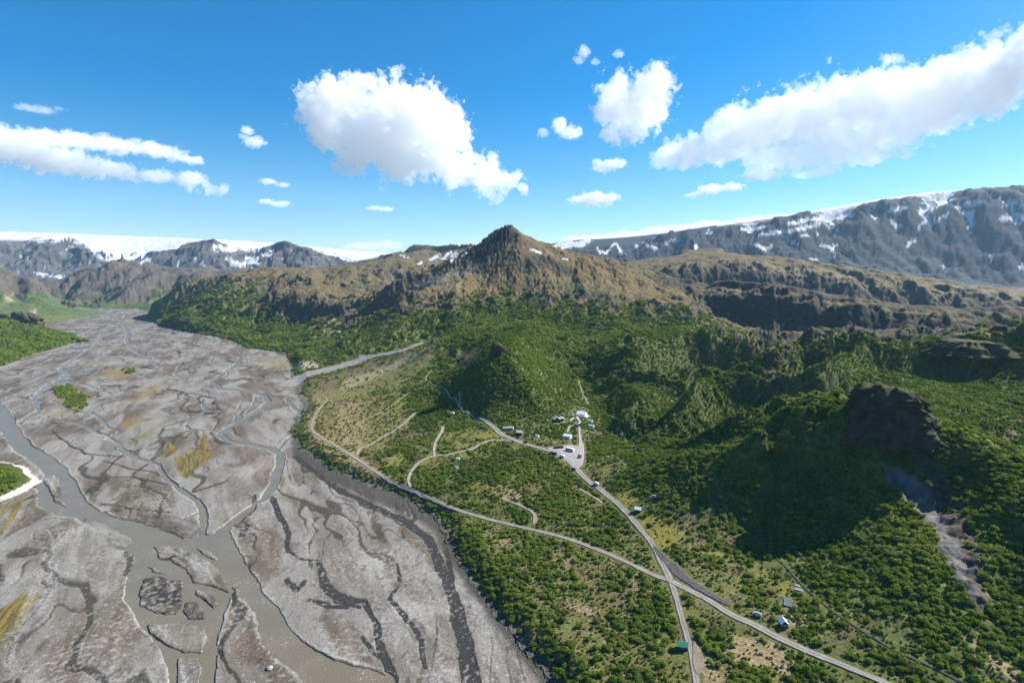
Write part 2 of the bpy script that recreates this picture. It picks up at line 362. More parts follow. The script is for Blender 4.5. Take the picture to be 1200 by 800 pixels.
amp = np.maximum(sm(0.10, 0.32, S), offt * 0.62) * sm(0.0, 1.0, np.where(dte < 0, 0.35, 1.0)) * sm(0, 0.05 * rl, sd[il])
k = np.minimum(1, S * 5) / (S + 1e-4)
dx, dy = gv * k * 1.15, -gu * k * 1.15
wu = ul + 0.012 * fbm(ul * 30, vl * 30, 3, 80); wv = vl + 0.012 * fbm(ul * 30, vl * 30, 3, 84)
e = np.zeros(len(il), f32); ex = e.copy(); ey = e.copy(); fq, a = 17.0, 1.0
for o in range(5):
    h_, hx, hy = erosion(wu * fq, wv * fq, dx + ey * 0.55, dy - ex * 0.55)
    e += a * h_; ex += a * hx * (1.0 if o == 0 else 1); ey += a * hy
    fq *= 2.05; a *= 0.54
print('erosion', time.time() - T0)
far = sm(2300, 4200, yl)
CONE = [(445,348),(500,325),(560,290),(595,255),(640,280),(720,305),(790,330),(815,350),(700,350),(640,335),(600,350),(540,345)]
cone = pmask(CONE, pxa, pya, 10) * (yl > 1330) * (yl < 2900)
_e0 = [erosion(wu * 7.5, wv * 7.5, dx, dy)[0]][0]
fz = fbm(ul * 42, vl * 42, 5, 90); rg = ridged(ul * 26 + fz * .3, vl * 26, 5, 95)
hl = zb[il]
icez = np.maximum((ul < .05) * sm(7000, 7600, yl), (ul > .05) * sm(6300, 6600, yl)) 
HILLC = [(520,445),(560,415),(590,400),(630,400),(690,470),(640,505),(560,500),(525,470)]
cone2 = pmask(HILLC, pxa, pya, 14) * (yl < 1100)
amp = amp * (1 - icez * .93) * (1 - .5 * cone) * (1 - .75 * cone2) * (1 - .45 * sm(.55, .95, S) * sm(900, 1200, yl))
ARETE = [(500,325),(545,297),(575,270),(592,258),(604,266),(596,290),(570,302),(540,312)]
arete = pmask(ARETE, pxa, pya, 5) * (yl > 1500) * (yl < 2900)
ero = _e0 * rl * np.maximum(.013 * far, .010 * sm(1280, 1500, yl)) * amp + e * rl * mix(0.0070, 0.0052, far) * amp
hi0 = sm(1300, 1700, yl)
fold = ridged((ul - vl) * 5.5 + .12 * fz + .35 * pn(ul * 6, vl * 6, 107), (ul + vl) * 2.2, 2, 101, .3) - .45
fzone = offt * sm(670, 740, pxa) * sm(392, 410, pya) * (1 - sm(500, 540, pya)) * (1 - sm(980, 1010, pxa) * sm(425, 445, pya))
fine = ridged(ul * 120 + fz * .5, vl * 120, 4, 103) - .4
zl = hl + ero * mix(.5, .8, hi0) * (1 - .6 * fzone) + fz * rl * mix(0.005, .0035, hi0) * amp + (rg - 0.45) * rl * mix(mix(0.0065, 0.0055, hi0), 0.0042, far) * amp + fold * rl * .072 * fzone + arete * (ridged(ul * 170, vl * 170, 3, 105) - .35) * rl * .0085 + fine * rl * mix(.0008, .0034 + .0045 * sm(.4, .8, S), hi0 * (1 - .75 * far)) * amp * sm(.1, .4, S)
zl += fbm(ul * 150, vl * 150, 3, 99) * rl * 0.0009 * sm(0.02, 0.2, S)
pxl, pyl = project(xl, yl, zl)
# tree line traced across the photograph's slopes
TL = [(-100,345),(60,350),(170,346),(200,345),(240,336),(295,338),(320,352),(335,372),(400,378),(440,372),(480,367),(520,359),(560,351),(600,347),(650,353),(700,359),(760,364),(810,365),(840,378),(880,395),(930,403),(980,385),(1060,384),(1100,392),(1150,388),(1200,378),(1400,378)]
tl = np.interp(pxl, [p[0] for p in TL], [p[1] for p in TL])
tn = fbm(ul * 55, vl * 55, 4, 110)
high = sm(10, -10, pyl - tl + tn * 32 - e * 9)              # 1 above the tree line
high = np.maximum(high, sm(2900, 3300, yl) * sm(-0.6, -0.45, ul)); 
high = np.where((yl > 3000), np.where((ul < -0.45) & (yl < 3700) & (pyl > 343), 0.15, 1.0), high)
# strata: hard beds stand out as cliffs on the brown and blue mountains
st = mix(19.0, 55.0, far); tz = zl / st + 0.55 * fbm(ul * 14, vl * 14, 3, 120)
fr = tz - np.floor(tz); step = (np.floor(tz) + sm(0.66, 0.93, fr) - tz) * st
bed = (1 - .75 * cone) * sm(-0.05, 0.3, fbm(ul * 20, vl * 20, 3, 124)) * amp
LEDGE = bed * sm(.60, .70, fr) * (1 - sm(.90, .97, fr)) * np.maximum(high, 0.0) * (1 - icez)
zl = zl + step * 0.6 * bed * np.maximum(high, 0.0) * (1 - icez)
z[il] = np.maximum(zl, 0.6)
# glacier ice is smooth
GL = [(-60,262),(0,262),(100,265),(400,285),(460,290),(462,298),(420,306),(390,308),(378,297),(350,288),(300,296),(262,290),(180,290),(165,306),(128,308),(112,300),(98,285),(40,282),(-60,281)]
print('hills', time.time() - T0)

def zgrid(x, y):
    'height of the ground sheet'
    x = np.asarray(x, float); y = np.asarray(y, float)
    a = np.arctan2(x, y); b = np.log(np.maximum(np.hypot(x, y), 121))
    i = np.clip(np.searchsorted(U, a) - 1, 0, NC - 2); j = np.clip(np.searchsorted(V, b) - 1, 0, NR - 2)
    fx = np.clip((a - U[i]) / (U[i + 1] - U[i]), 0, 1); fy = np.clip((b - V[j]) / (V[j + 1] - V[j]), 0, 1)
    Z = z.reshape(NR, NC)
    return (Z[j, i] * (1 - fx) + Z[j, i + 1] * fx) * (1 - fy) + (Z[j + 1, i] * (1 - fx) + Z[j + 1, i + 1] * fx) * fy

_Ds = np.exp(np.linspace(math.log(150), math.log(9000), 1600))
def at(px, py):
    'ground point seen at (px, py)'
    a, b, c = ray(px, py)
    x = a / b * _Ds; zz = CAMH + c / b * _Ds; g = zgrid(x, _Ds)
    m = np.where(zz < g)[0]
    k = m[0] if len(m) else len(_Ds) - 1
    d = _Ds[k]
    if k:
        f0, f1 = zz[k - 1] - g[k - 1], zz[k] - g[k]; t = f0 / (f0 - f1 + 1e-9); d = _Ds[k - 1] + t * (_Ds[k] - _Ds[k - 1])
    return (a / b * d, d, float(zgrid(a / b * d, d)))
# ------------------------------------------------------------------ colour of the ground (albedo, with some cliff shade painted in)
slope_z = z.reshape(NR, NC)
su = np.gradient(slope_z, axis=1) / np.gradient(UU, axis=1) / np.exp(VV); sv = np.gradient(slope_z, axis=0) / np.gradient(VV, axis=0) / np.exp(VV)
SL = np.hypot(su, sv).ravel()
px, py = project(X, Y, z)
C = np.zeros((N, 3), f32)
def c3(*a): return np.array(a, f32)
def lay(idx, col, m):
    C[idx] += (np.asarray(col, f32) - C[idx]) * np.clip(m, 0, 1)[:, None].astype(f32)
n_a = fbm(u * 60, v * 60, 4, 130); n_b = fbm(u * 160, v * 160, 3, 134); n_c = fbm(u * 20, v * 20, 3, 137)
# --- land
iL = il; pxL, pyL = px[iL], py[iL]; na, nb, nc = n_a[iL], n_b[iL], n_c[iL]; SLl = SL[iL]; rL = r[iL]; uL = u[iL]; yL = Y[iL]
cl = np.zeros((len(iL), 3), f32)
def L(col, m): 
    m = np.clip(m, 0, 1)[:, None].astype(f32); cl[:] += (np.asarray(col, f32) - cl) * m
cl[:] = c3(.098, .098, .031)
L(c3(.15, .118, .055), sm(-.05, .35, na) * .85); L(c3(.085, .066, .036), sm(.05, .4, fbm(xl / 21, yl / 21, 4, 160)) * .8); L(c3(.14, .135, .036), sm(.1, .45, fbm(xl / 33, yl / 33, 3, 163)) * .6); L(c3(.105, .128, .032), sm(.0, .5, nb + nc)); L(c3(.19, .15, .085), sm(.32, .6, na + .5 * nb))
slope_green = sm(.08, .22, S)
L(c3(.07, .088, .022), np.maximum(slope_green, offt) * .94); L(c3(.10, .125, .03), slope_green * sm(.05, .4, nc + .4 * nb)); L(c3(.075, .062, .036), slope_green * sm(.25, .5, na - .3 * nc) * .7)
hi = np.clip(high, 0, 1)
brown = np.zeros_like(cl); brown[:] = c3(.102, .074, .033)
t = sm(-.3, .4, na)[:, None]; brown = mix(brown, c3(.15, .11, .048), t); t = sm(.0, .45, nc + .3 * nb)[:, None]; brown = mix(brown, c3(.082, .064, .038), t)
t = (sm(.05, .4, -nc + .3 * na) * .75)[:, None]; brown = mix(brown, c3(.085, .088, .034), t)
cl = mix(cl, brown.astype(f32), hi[:, None].astype(f32))
t = (sm(.0, .45, -e + .3 * na) * sm(62, 8, tl - pyL) * .85 * (yL < 3000))[:, None]; brown = mix(brown, c3(.062, .078, .024), t)
cl = mix(cl, brown.astype(f32), hi[:, None].astype(f32))
rockc = mix(c3(.05, .044, .04), c3(.085, .075, .066), sm(-.2, .4, nb)[:, None])
rk = np.maximum(sm(.80, 1.25, SLl + .16 * nb) * np.maximum(hi, .12), LEDGE * sm(-.2, .15, na) * .8)
cl = mix(cl, rockc.astype(f32), (rk * .9)[:, None].astype(f32))
# far mountains: grey lava and scree
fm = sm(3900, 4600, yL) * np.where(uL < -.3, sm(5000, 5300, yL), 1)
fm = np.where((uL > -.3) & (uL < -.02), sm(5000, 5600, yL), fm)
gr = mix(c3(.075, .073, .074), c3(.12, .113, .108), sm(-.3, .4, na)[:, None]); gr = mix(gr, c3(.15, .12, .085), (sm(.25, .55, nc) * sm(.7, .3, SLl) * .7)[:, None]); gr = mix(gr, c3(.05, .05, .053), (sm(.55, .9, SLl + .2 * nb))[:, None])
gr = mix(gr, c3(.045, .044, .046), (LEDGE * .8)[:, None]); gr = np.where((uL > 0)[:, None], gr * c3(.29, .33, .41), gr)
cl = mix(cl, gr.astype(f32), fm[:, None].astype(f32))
# grass slopes far left, brown middle mountain
mm = (uL < -.45) & (yL > 3300) & (yL < 5200)
L(c3(.085, .074, .066), np.where(mm & (pyL < 352), .75, 0) * sm(-.2, .2, na + .3)); L(c3(.07, .095, .03), np.where((uL < -.55) & (yL < 4300) & (pyL > 335), sm(338, 346, pyL - na * 8) * sm(.75, .5, SLl), 0))
# patches traced on the slopes and the terrace: polygon, colour, strength
TAN, PALE, GREY, YEL, BRN, LIME = c3(.25, .19, .105), c3(.33, .28, .19), c3(.135, .128, .118), c3(.16, .145, .03), c3(.105, .08, .045), c3(.15, .17, .03)
SOIL = c3(.085, .062, .05)
ROCK_SHADE = c3(.04, .036, .034); MOSSY = c3(.145, .105, .044)  # first colour: dark cliff rock with part of the cliffs' shade painted in
PATCH = [
 ([(450,350),(520,315),(570,285),(592,262),(600,270),(602,300),(600,335),(560,345),(500,350)], MOSSY, .8), ([(600,268),(640,288),(700,308),(790,335),(810,350),(740,345),(660,330),(610,340),(598,310)], MOSSY, .7),
 ([(592,262),(600,266),(598,280),(588,292),(570,300),(545,307),(530,308),(550,296),(570,282),(580,270)], ROCK_SHADE, .95), ([(470,338),(510,322),(560,303),(585,292),(560,312),(520,330),(480,342)], c3(.12,.108,.1), .8),
 ([(600,302),(625,300),(650,304),(675,318),(668,324),(640,312),(615,318),(606,322)], ROCK_SHADE, .9), ([(585,305),(598,298),(600,312),(585,325),(570,335),(575,320)], ROCK_SHADE, .8), ([(628,345),(640,335),(645,355),(640,366),(630,362)], ROCK_SHADE, .8), ([(612,345),(622,344),(622,352),(614,353)], ROCK_SHADE, .8), ([(660,335),(700,342),(740,352),(720,356),(680,348)], ROCK_SHADE, .6),
 ([(838,344),(900,348),(960,355),(1010,360),(1060,373),(1110,376),(1110,394),(1050,392),(990,386),(940,384),(890,378),(845,366)], ROCK_SHADE, .75), ([(760,324),(850,320),(950,330),(1010,341),(1090,352),(1200,360),(1200,370),(1100,364),(1000,353),(900,342),(780,338)], ROCK_SHADE, .7), ([(316,352),(350,354),(405,358),(405,372),(350,369),(318,367)], ROCK_SHADE, .8), ([(470,320),(495,321),(490,331),(465,330)], ROCK_SHADE, .7), ([(430,308),(470,310),(465,318),(440,316)], ROCK_SHADE, .5), ([(205,340),(235,334),(262,336),(250,345),(215,350)], ROCK_SHADE, .6),  # cliff bands: dark rock and the shade on them in one colour
 ([(515,345),(535,343),(538,350),(520,352)], ROCK_SHADE, .8), ([(560,348),(580,350),(585,365),(570,362)], ROCK_SHADE, .7),
 ([(375,500),(425,535),(455,558),(470,575),(440,570),(395,545),(355,520),(362,505)], TAN, .65), ([(345,470),(365,455),(375,470),(368,505),(350,512)], TAN, .7),
 ([(350,455),(430,425),(505,403),(512,415),(480,440),(470,465),(480,500),(440,530),(400,520),(375,500),(358,480)], c3(.155,.135,.05), .55), ([(520,505),(560,500),(590,512),(560,530),(520,545),(490,545)], c3(.15,.145,.036), .5),
 ([(400,470),(420,465),(430,500),(425,530),(400,520),(390,500)], TAN, .45), ([(355,440),(430,425),(505,403),(510,412),(470,430),(400,455),(360,462)], BRN, .7),
 ([(400,447),(450,430),(500,408),(495,415),(450,438),(400,458)], PALE, .5), ([(345,425),(373,420),(378,428),(350,437)], PALE, .9),
 ([(455,540),(470,528),(478,535),(468,545),(452,545)], LIME, .8), ([(462,478),(470,466),(480,470),(468,482),(455,490)], LIME, .8),
 ([(560,505),(585,505),(592,513),(570,517),(556,514)], YEL, .9), ([(568,568),(600,565),(620,585),(600,590),(580,580)], TAN, .7), ([(530,570),(560,565),(590,570),(600,577),(570,580)], YEL, .55),
 ([(718,573),(752,576),(748,590),(735,592),(725,585)], YEL, .95), ([(745,603),(765,602),(800,618),(803,628),(785,645),(770,640),(755,620)], YEL, .95), ([(800,640),(850,645),(880,650),(870,656),(820,648)], YEL, .7),
 ([(880,660),(900,668),(935,690),(925,705),(905,690),(885,675)], YEL, .8), ([(915,712),(930,716),(955,728),(945,736),(925,733),(912,720)], PALE, .5), ([(860,745),(900,750),(935,770),(925,795),(870,775),(840,760)], TAN, .85),
 ([(820,765),(840,775),(850,800),(835,805),(822,790)], TAN, .7), ([(640,640),(668,655),(672,668),(650,660)], TAN, .7), ([(655,700),(690,712),(700,725),(670,715)], TAN, .7), ([(730,672),(760,684),(765,700),(740,690)], TAN, .6), ([(560,622),(600,632),(610,640),(580,640)], TAN, .6),
 ([(700,655),(760,680),(740,720),(690,700)], BRN, .5), ([(640,640),(700,660),(690,690),(640,670)], BRN, .45), ([(770,600),(840,590),(870,640),(840,645),(800,625)], BRN, .6),
 ([(535,415),(560,405),(575,408),(565,420),(545,430),(530,432)], SOIL, .85), ([(440,380),(470,376),(500,386),(480,396),(450,395)], SOIL, .3),
 ([(380,375),(392,368),(398,380),(388,395),(378,400)], TAN, .55), ([(385,388),(398,386),(400,391),(388,393)], PALE, .7), ([(520,330),(545,330),(540,338),(515,340),(490,335)], TAN, .5),
 ([(700,470),(690,440),(700,438),(708,470)], BRN, .5), ([(900,430),(930,425),(925,450),(890,470),(870,470)], SOIL, .55), ([(870,400),(910,385),(930,420),(900,430)], SOIL, .5), ([(920,500),(960,492),(965,500),(930,510)], BRN, .6),
 ([(1150,490),(1200,480),(1200,520),(1170,515)], BRN, .7), ([(1036,546),(1062,549),(1098,578),(1136,640),(1158,698),(1142,710),(1114,665),(1088,614),(1052,574)], GREY, 1.0), ([(1075,530),(1110,555),(1130,590),(1150,640),(1160,720),(1150,720),(1125,640),(1090,585)], SOIL, .8), ([(1130,745),(1160,760),(1200,790),(1180,800),(1140,770)], TAN, .6),
 ([(835,335),(870,341),(960,352),(1010,358),(1000,362),(930,352),(860,348)], c3(.26, .19, .075), .7), ([(850,320),(950,326),(1010,337),(1100,347),(1200,352),(1200,344),(1100,332),(1000,322),(900,306)], c3(.21, .165, .09), .6),
 ([(1090,430),(1130,420),(1150,440),(1120,450)], SOIL, .4), ([(5,350),(14,345),(16,352),(4,356)], PALE, .8), ([(32,364),(42,362),(42,369),(33,369)], PALE, .8),
 ([(600,280),(615,290),(620,320),(600,330),(560,325),(575,300)], c3(.14, .098, .045), .5), ([(540,310),(590,290),(560,320),(500,335),(470,340)], c3(.125, .11, .1), .55),
 ([(45,566),(46,562),(36,550),(28,548),(20,565),(22,582),(34,576)], c3(.42, .38, .34), .95),
]
bare = np.zeros(len(iL), f32)
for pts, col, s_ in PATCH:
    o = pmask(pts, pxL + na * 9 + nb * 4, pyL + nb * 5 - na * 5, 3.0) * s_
    if pts[0][1] < 370 and col is not ROCK_SHADE: o = o * sm(1.1, .75, SLl)
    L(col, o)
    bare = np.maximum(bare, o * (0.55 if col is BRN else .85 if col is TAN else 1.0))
# left glacier, ice cap on the right, snow patches
ice = ((uL < -.1) & (yL > 6300)) * pmask(GL, pxL, pyL + na * 3, 1.5) * sm(1.0, .7, SLl + .1 * nb)
ice = np.maximum(ice, (uL < .05) * sm(7600, 7900, yL + na * 250) * (uL > -1.3))
ice = np.maximum(ice, (uL > .25) * sm(6350, 6600, yL + na * 120 + np.where(pxL < 840, -800, 0)))
snow = np.zeros(len(iL), f32)
STROKE = [([(268,303),(276,309),(288,311),(300,306)],3.5),([(290,304),(300,302)],2.5),([(228,301),(232,305),(238,310)],1.6),([(165,308),(172,303)],1.8),([(250,289),(275,292)],3),([(888,287),(896,292),(904,289)],1.8),([(961,287),(974,291),(978,287)],1.6),([(976,292),(979,304)],1.2),([(1043,257),(1050,264),(1056,264)],2),([(1062,289),(1075,279)],1.6),
 ([(1135,266),(1140,257),(1142,247)],2.2),([(1174,257),(1187,251),(1200,255)],3),([(1184,236),(1199,240)],3),([(1041,247),(1062,244)],2.2),([(1095,262),(1112,250)],1.5),([(1075,268),(1085,258)],2),([(1130,240),(1145,238)],3),([(1150,262),(1153,255)],1.5),([(924,283),(936,286)],2),([(938,276),(945,276)],1.2),([(957,275),(965,275)],1.2),
 ([(710,296),(722,285)],1.5),([(700,290),(703,296)],1.2),([(724,288),(730,299)],1.3),([(746,288),(748,293)],1.5),([(756,287),(768,291)],2),([(780,285),(795,281)],2.2),([(660,290),(690,282)],2.5),([(675,287),(684,287)],2.5),([(814,287),(816,291)],1.5),([(652,287),(670,284)],2.5),([(890,275),(930,270),(960,262)],2.5),([(925,262),(960,256),(1000,252)],2.5),([(870,269),(895,266)],2),
 ([(623,293),(635,297)],1.5),([(657,303),(664,304)],1.0),([(520,303),(528,294)],2),([(533,297),(530,305)],2),([(541,302),(545,295)],1.5),([(505,304),(515,299)],1.5),([(490,309),(494,308)],1.4),([(1160,300),(1162,303)],1.2),([(1105,313),(1112,309)],1.3),([(1195,314),(1200,313)],1.4),([(950,303),(958,304)],1.2),([(40,320),(75,326)],1.0),([(305,297),(318,300)],1.5),([(470,299),(480,302)],1.0)]
pn_x, pn_y = pxL + na * 5 + nb * 3, pyL + nb * 2.5
for pts, w_ in STROKE:
    b = (min(p[0] for p in pts) - 12, max(p[0] for p in pts) + 12, min(p[1] for p in pts) - 12, max(p[1] for p in pts) + 12)
    s = np.where((pn_x > b[0]) & (pn_x < b[1]) & (pn_y > b[2]) & (pn_y < b[3]) & (yL > 1400))[0]
    d, _ = seg_dist(pn_x[s], pn_y[s], pts); snow[s] = np.maximum(snow[s], 1 - sm(w_ * .7, w_ * 1.2, d))
zl_ = z[iL]
snow = np.maximum(snow, (uL > .03) * sm(4800, 5300, yL) * sm(.42, .54, -e * .45 - _e0 * .5 + nb * .3 + na * .25 - .28 + .42 * sm(560, 840, zl_)) * sm(480, 620, zl_))
snow = np.maximum(snow, (uL < -.2) * sm(5400, 5600, yL) * sm(.42, .55, nb * .6 + na * .5 - e * .3) * .8)
ICE = np.maximum(ice, 0)
L(mix(.46, .60, sm(-.4, .4, na + .5 * nb))[:, None] * c3(.97, 1.0, 1.03), np.maximum(ice, snow * .95))
dirt = (uL < -.1) * ice * sm(.25, .6, nb + .4 * na) * sm(286, 292, pyL) * .35
L(c3(.45, .47, .5), dirt)
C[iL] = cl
# --- river bed
fl = fbm(ac / 9, al / 70, 4, 140); fl2 = fbm(ac / 30, al / 120, 3, 144); sp = fbm(xp / 2.2, yp / 2.2, 3, 147); bl = fbm(xp / 50, yp / 50, 3, 149)
cb = mix(c3(.150, .131, .116), c3(.205, .184, .166), sm(-.35, .35, fl + .3 * sp)[:, None]); cb = mix(cb, c3(.135, .115, .102), (sm(.0, .4, fl2 + .25 * fl) * .7)[:, None]); cb = mix(cb, c3(.25, .23, .212), (sm(.2, .5, bl + .4 * sp) * .6)[:, None])
dz = z[ip] - WATER
edge = np.exp(-((n1 - .13) / .035) ** 2) * sm(-.15, .05, amp_b) + .8 * np.exp(-((n2 - .125) / .03) ** 2) * sm(-.05, .2, amp_c)
bar = sm(-.12, .12, pn(qx / 60, qy / 170, 68) + .35 * fl2)
cb = mix(cb, cb * c3(.74, .69, .65), (bar * .85)[:, None]); cb = mix(cb, c3(.225, .208, .192), (sm(.12, .4, pn(qx / 28, qy / 110, 69) + .3 * fl) * .6)[:, None])
def B(col, m):
    global cb
    cb = mix(cb, np.asarray(col, f32), np.clip(m, 0, 1)[:, None])
B(c3(.25, .232, .215), edge * sm(-.2, .5, sp + bl) * .55)
B(c3(.082, .074, .066), b2 * .5 * sm(-.3, .2, fl)); B(c3(.08, .073, .066), b1 * .55)
B(c3(.28, .262, .245), rim * sm(-.6, .2, sp + bl) * .85); B(c3(.05, .046, .042), np.clip(idark, 0, 1) * sm(-.45, .25, fbm(xp / 7, yp / 7, 4, 158)) * im * .9); B(c3(.06, .055, .05), im * (1 - irim) * .6); B(c3(.042, .038, .035), dry * (.75 + .25 * sm(-.2, .2, sp))); 
B(c3(.05, .046, .04), sm(.34, .08, dz))
B(c3(.07, .06, .052), sm(.15, .5, fbm(xp / 5, yp / 9, 3, 152)) * .5 * near); B(c3(.31, .29, .275), sm(.2, .55, fbm(xp / 3.1, yp / 3.1, 2, 156) + .5 * bl) * .5 * near)
MOSS = [([(206,538),(225,528),(240,517),(247,529),(246,537),(233,549),(219,561),(210,555)],1),([(186,534),(199,520),(212,525),(205,533),(195,537)],.9),([(236,512),(242,507),(244,517),(234,520)],.8),([(-10,600),(20,584),(28,580),(26,592),(5,625),(-10,640)],1),([(-10,720),(31,696),(46,696),(34,714),(9,755),(-10,785)],1),([(118,434),(140,428),(158,437),(142,443),(122,440)],.7),([(150,470),(168,455),(190,447),(186,458),(160,474)],.6),([(108,425),(120,424),(120,429),(110,429)],.6),
 ([(150,518),(180,500),(205,488),(206,491),(180,506),(152,523)],.7),([(140,495),(165,485),(170,495),(150,505)],.45),([(172,493),(178,488),(176,496),(168,500)],.7),([(50,482),(90,480),(70,490),(48,488)],.5),([(315,420),(342,418),(340,430),(325,432),(298,428)],.5),([(0,0),(0,1),(1,0)],0),([(60,452),(82,450),(106,465),(95,480),(70,478)],.6),([(140,432),(160,432),(155,440),(142,438)],.5)]
qpx = pxp + 5 * fl + 3 * sp; qpy = pyp + 2.5 * fl + 1.5 * sp
for i, (pts, s_) in enumerate(MOSS):
    B(mix(c3(.10, .08, .03), c3(.185, .14, .03), sm(-.15, .2, fbm(ac / 2.2, al / 30, 3, 159))[:, None]) if i in (0, 1, 2, 3, 4) else c3(.2, .155, .075) if i != 8 else c3(.12, .12, .04), pmask(pts, qpx, qpy, 2.5) * s_ * sm(-.75, .1, fl2 + fl * .9 + sp * .3))
for pts, w_ in (([(63,654),(60,690),(48,715)],9),([(40,690),(22,732),(8,777)],8),([(60,640),(75,628),(95,622)],12),([(300,760),(305,740),(300,720)],5),([(48,640),(56,660)],6)):
    d, _ = seg_dist(qpx, qpy, pts); B(c3(.31, .29, .27), sm(w_, w_ * .2, d + 4 * fl2) * .6 * sm(-.4, .3, fl + sp))
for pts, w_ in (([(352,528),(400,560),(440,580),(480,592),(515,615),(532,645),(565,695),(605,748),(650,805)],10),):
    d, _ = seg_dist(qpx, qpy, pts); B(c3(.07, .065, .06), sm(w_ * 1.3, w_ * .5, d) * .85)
sdi = -sd[ip]
B(c3(.085, .078, .07), sm(9, 2, sdi) * np.where(pxp > 340, .8, 0))
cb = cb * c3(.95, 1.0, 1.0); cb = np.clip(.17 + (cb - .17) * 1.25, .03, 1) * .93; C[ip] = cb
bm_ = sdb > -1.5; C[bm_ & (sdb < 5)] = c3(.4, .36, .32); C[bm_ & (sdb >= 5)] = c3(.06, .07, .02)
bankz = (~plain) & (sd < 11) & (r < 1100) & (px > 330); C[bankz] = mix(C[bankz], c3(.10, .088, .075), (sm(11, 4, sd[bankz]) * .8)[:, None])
rest = np.abs(u) >= 1.2
C[rest] = c3(.09, .085, .045)
print('colour', time.time() - T0)
# ------------------------------------------------------------------ materials
def nodes(name):
    m = bpy.data.materials.new(name); m.use_nodes = True; nt = m.node_tree; nt.nodes.clear()
    return m, nt
def nd(nt, t, **kw):
    n = nt.nodes.new(t)
    for k_, v_ in kw.items():
        if k_ in n.inputs: n.inputs[k_].default_value = v_
        else: setattr(n, k_, v_)
    return n
def lk(nt, a, b): nt.links.new(a, b)

def mat_ground(name, scale, lo, hi_, bump, rough=0.95, fine=None):
    m, nt = nodes(name)
    out = nd(nt, 'ShaderNodeOutputMaterial'); bs = nd(nt, 'ShaderNodeBsdfPrincipled', Roughness=rough); bs.inputs['Specular IOR Level'].default_value = 0.15
    at_ = nd(nt, 'ShaderNodeAttribute', attribute_name='Col'); geo = nd(nt, 'ShaderNodeNewGeometry')
    nz = nd(nt, 'ShaderNodeTexNoise', Scale=scale, Detail=6.0, Roughness=0.68); lk(nt, geo.outputs['Position'], nz.inputs['Vector'])
    mr = nd(nt, 'ShaderNodeMapRange'); mr.inputs['From Min'].default_value = 0.3; mr.inputs['From Max'].default_value = 0.7; mr.inputs['To Min'].default_value = lo; mr.inputs['To Max'].default_value = hi_
    lk(nt, nz.outputs['Fac'], mr.inputs['Value'])
    mx = nd(nt, 'ShaderNodeVectorMath', operation='SCALE'); lk(nt, at_.outputs['Color'], mx.inputs[0]); lk(nt, mr.outputs['Result'], mx.inputs['Scale'])
    nf = nd(nt, 'ShaderNodeTexNoise', Scale=scale * 7.3, Detail=4.0, Roughness=0.7); lk(nt, geo.outputs['Position'], nf.inputs['Vector'])
    mf = nd(nt, 'ShaderNodeMapRange'); mf.inputs['From Min'].default_value = 0.3; mf.inputs['From Max'].default_value = 0.7; mf.inputs['To Min'].default_value = .72; mf.inputs['To Max'].default_value = 1.28; lk(nt, nf.outputs['Fac'], mf.inputs['Value'])
    m2 = nd(nt, 'ShaderNodeVectorMath', operation='SCALE'); lk(nt, mx.outputs[0], m2.inputs[0]); lk(nt, mf.outputs['Result'], m2.inputs['Scale'])
    lk(nt, m2.outputs[0], bs.inputs['Base Color'])
    bp = nd(nt, 'ShaderNodeBump', Strength=0.9, Distance=bump); lk(nt, nz.outputs['Fac'], bp.inputs['Height']); lk(nt, bp.outputs['Normal'], bs.inputs['Normal'])
    lk(nt, bs.outputs[0], out.inputs['Surface']); return m

def mat_plain(name, col, rough=0.8, var=0.0, scale=2.0, metal=0.0, bump=0.0, spec=0.3):
    m, nt = nodes(name)
    out = nd(nt, 'ShaderNodeOutputMaterial'); bs = nd(nt, 'ShaderNodeBsdfPrincipled', Roughness=rough, Metallic=metal); bs.inputs['Specular IOR Level'].default_value = spec
    bs.inputs['Base Color'].default_value = (*col, 1)
    if var:
        co = nd(nt, 'ShaderNodeTexCoord'); nz = nd(nt, 'ShaderNodeTexNoise', Scale=scale, Detail=5.0, Roughness=0.65); lk(nt, co.outputs['Object'], nz.inputs['Vector'])
        mr = nd(nt, 'ShaderNodeMapRange'); mr.inputs['From Min'].default_value = .3; mr.inputs['From Max'].default_value = .7; mr.inputs['To Min'].default_value = 1 - var; mr.inputs['To Max'].default_value = 1 + var
        lk(nt, nz.outputs['Fac'], mr.inputs['Value']); mx = nd(nt, 'ShaderNodeVectorMath', operation='SCALE'); mx.inputs[0].default_value = col; lk(nt, mr.outputs['Result'], mx.inputs['Scale']); lk(nt, mx.outputs[0], bs.inputs['Base Color'])
        if bump:
            bp = nd(nt, 'ShaderNodeBump', Strength=0.8, Distance=bump); lk(nt, nz.outputs['Fac'], bp.inputs['Height']); lk(nt, bp.outputs['Normal'], bs.inputs['Normal'])
    lk(nt, bs.outputs[0], out.inputs['Surface']); return m

M_land = mat_ground('turf and rock', 0.55, 0.45, 1.55, 0.5)
M_bed = mat_ground('gravel', 0.85, 0.52, 1.48, 0.3)
M_hill = mat_ground('hill turf and rock', 0.13, 0.5, 1.5, 2.6)
M_far = mat_ground('lava rock', 0.035, 0.72, 1.28, 8.0)
M_ice = mat_ground('ice', 0.012, 0.93, 1.05, 6.0, 0.7)

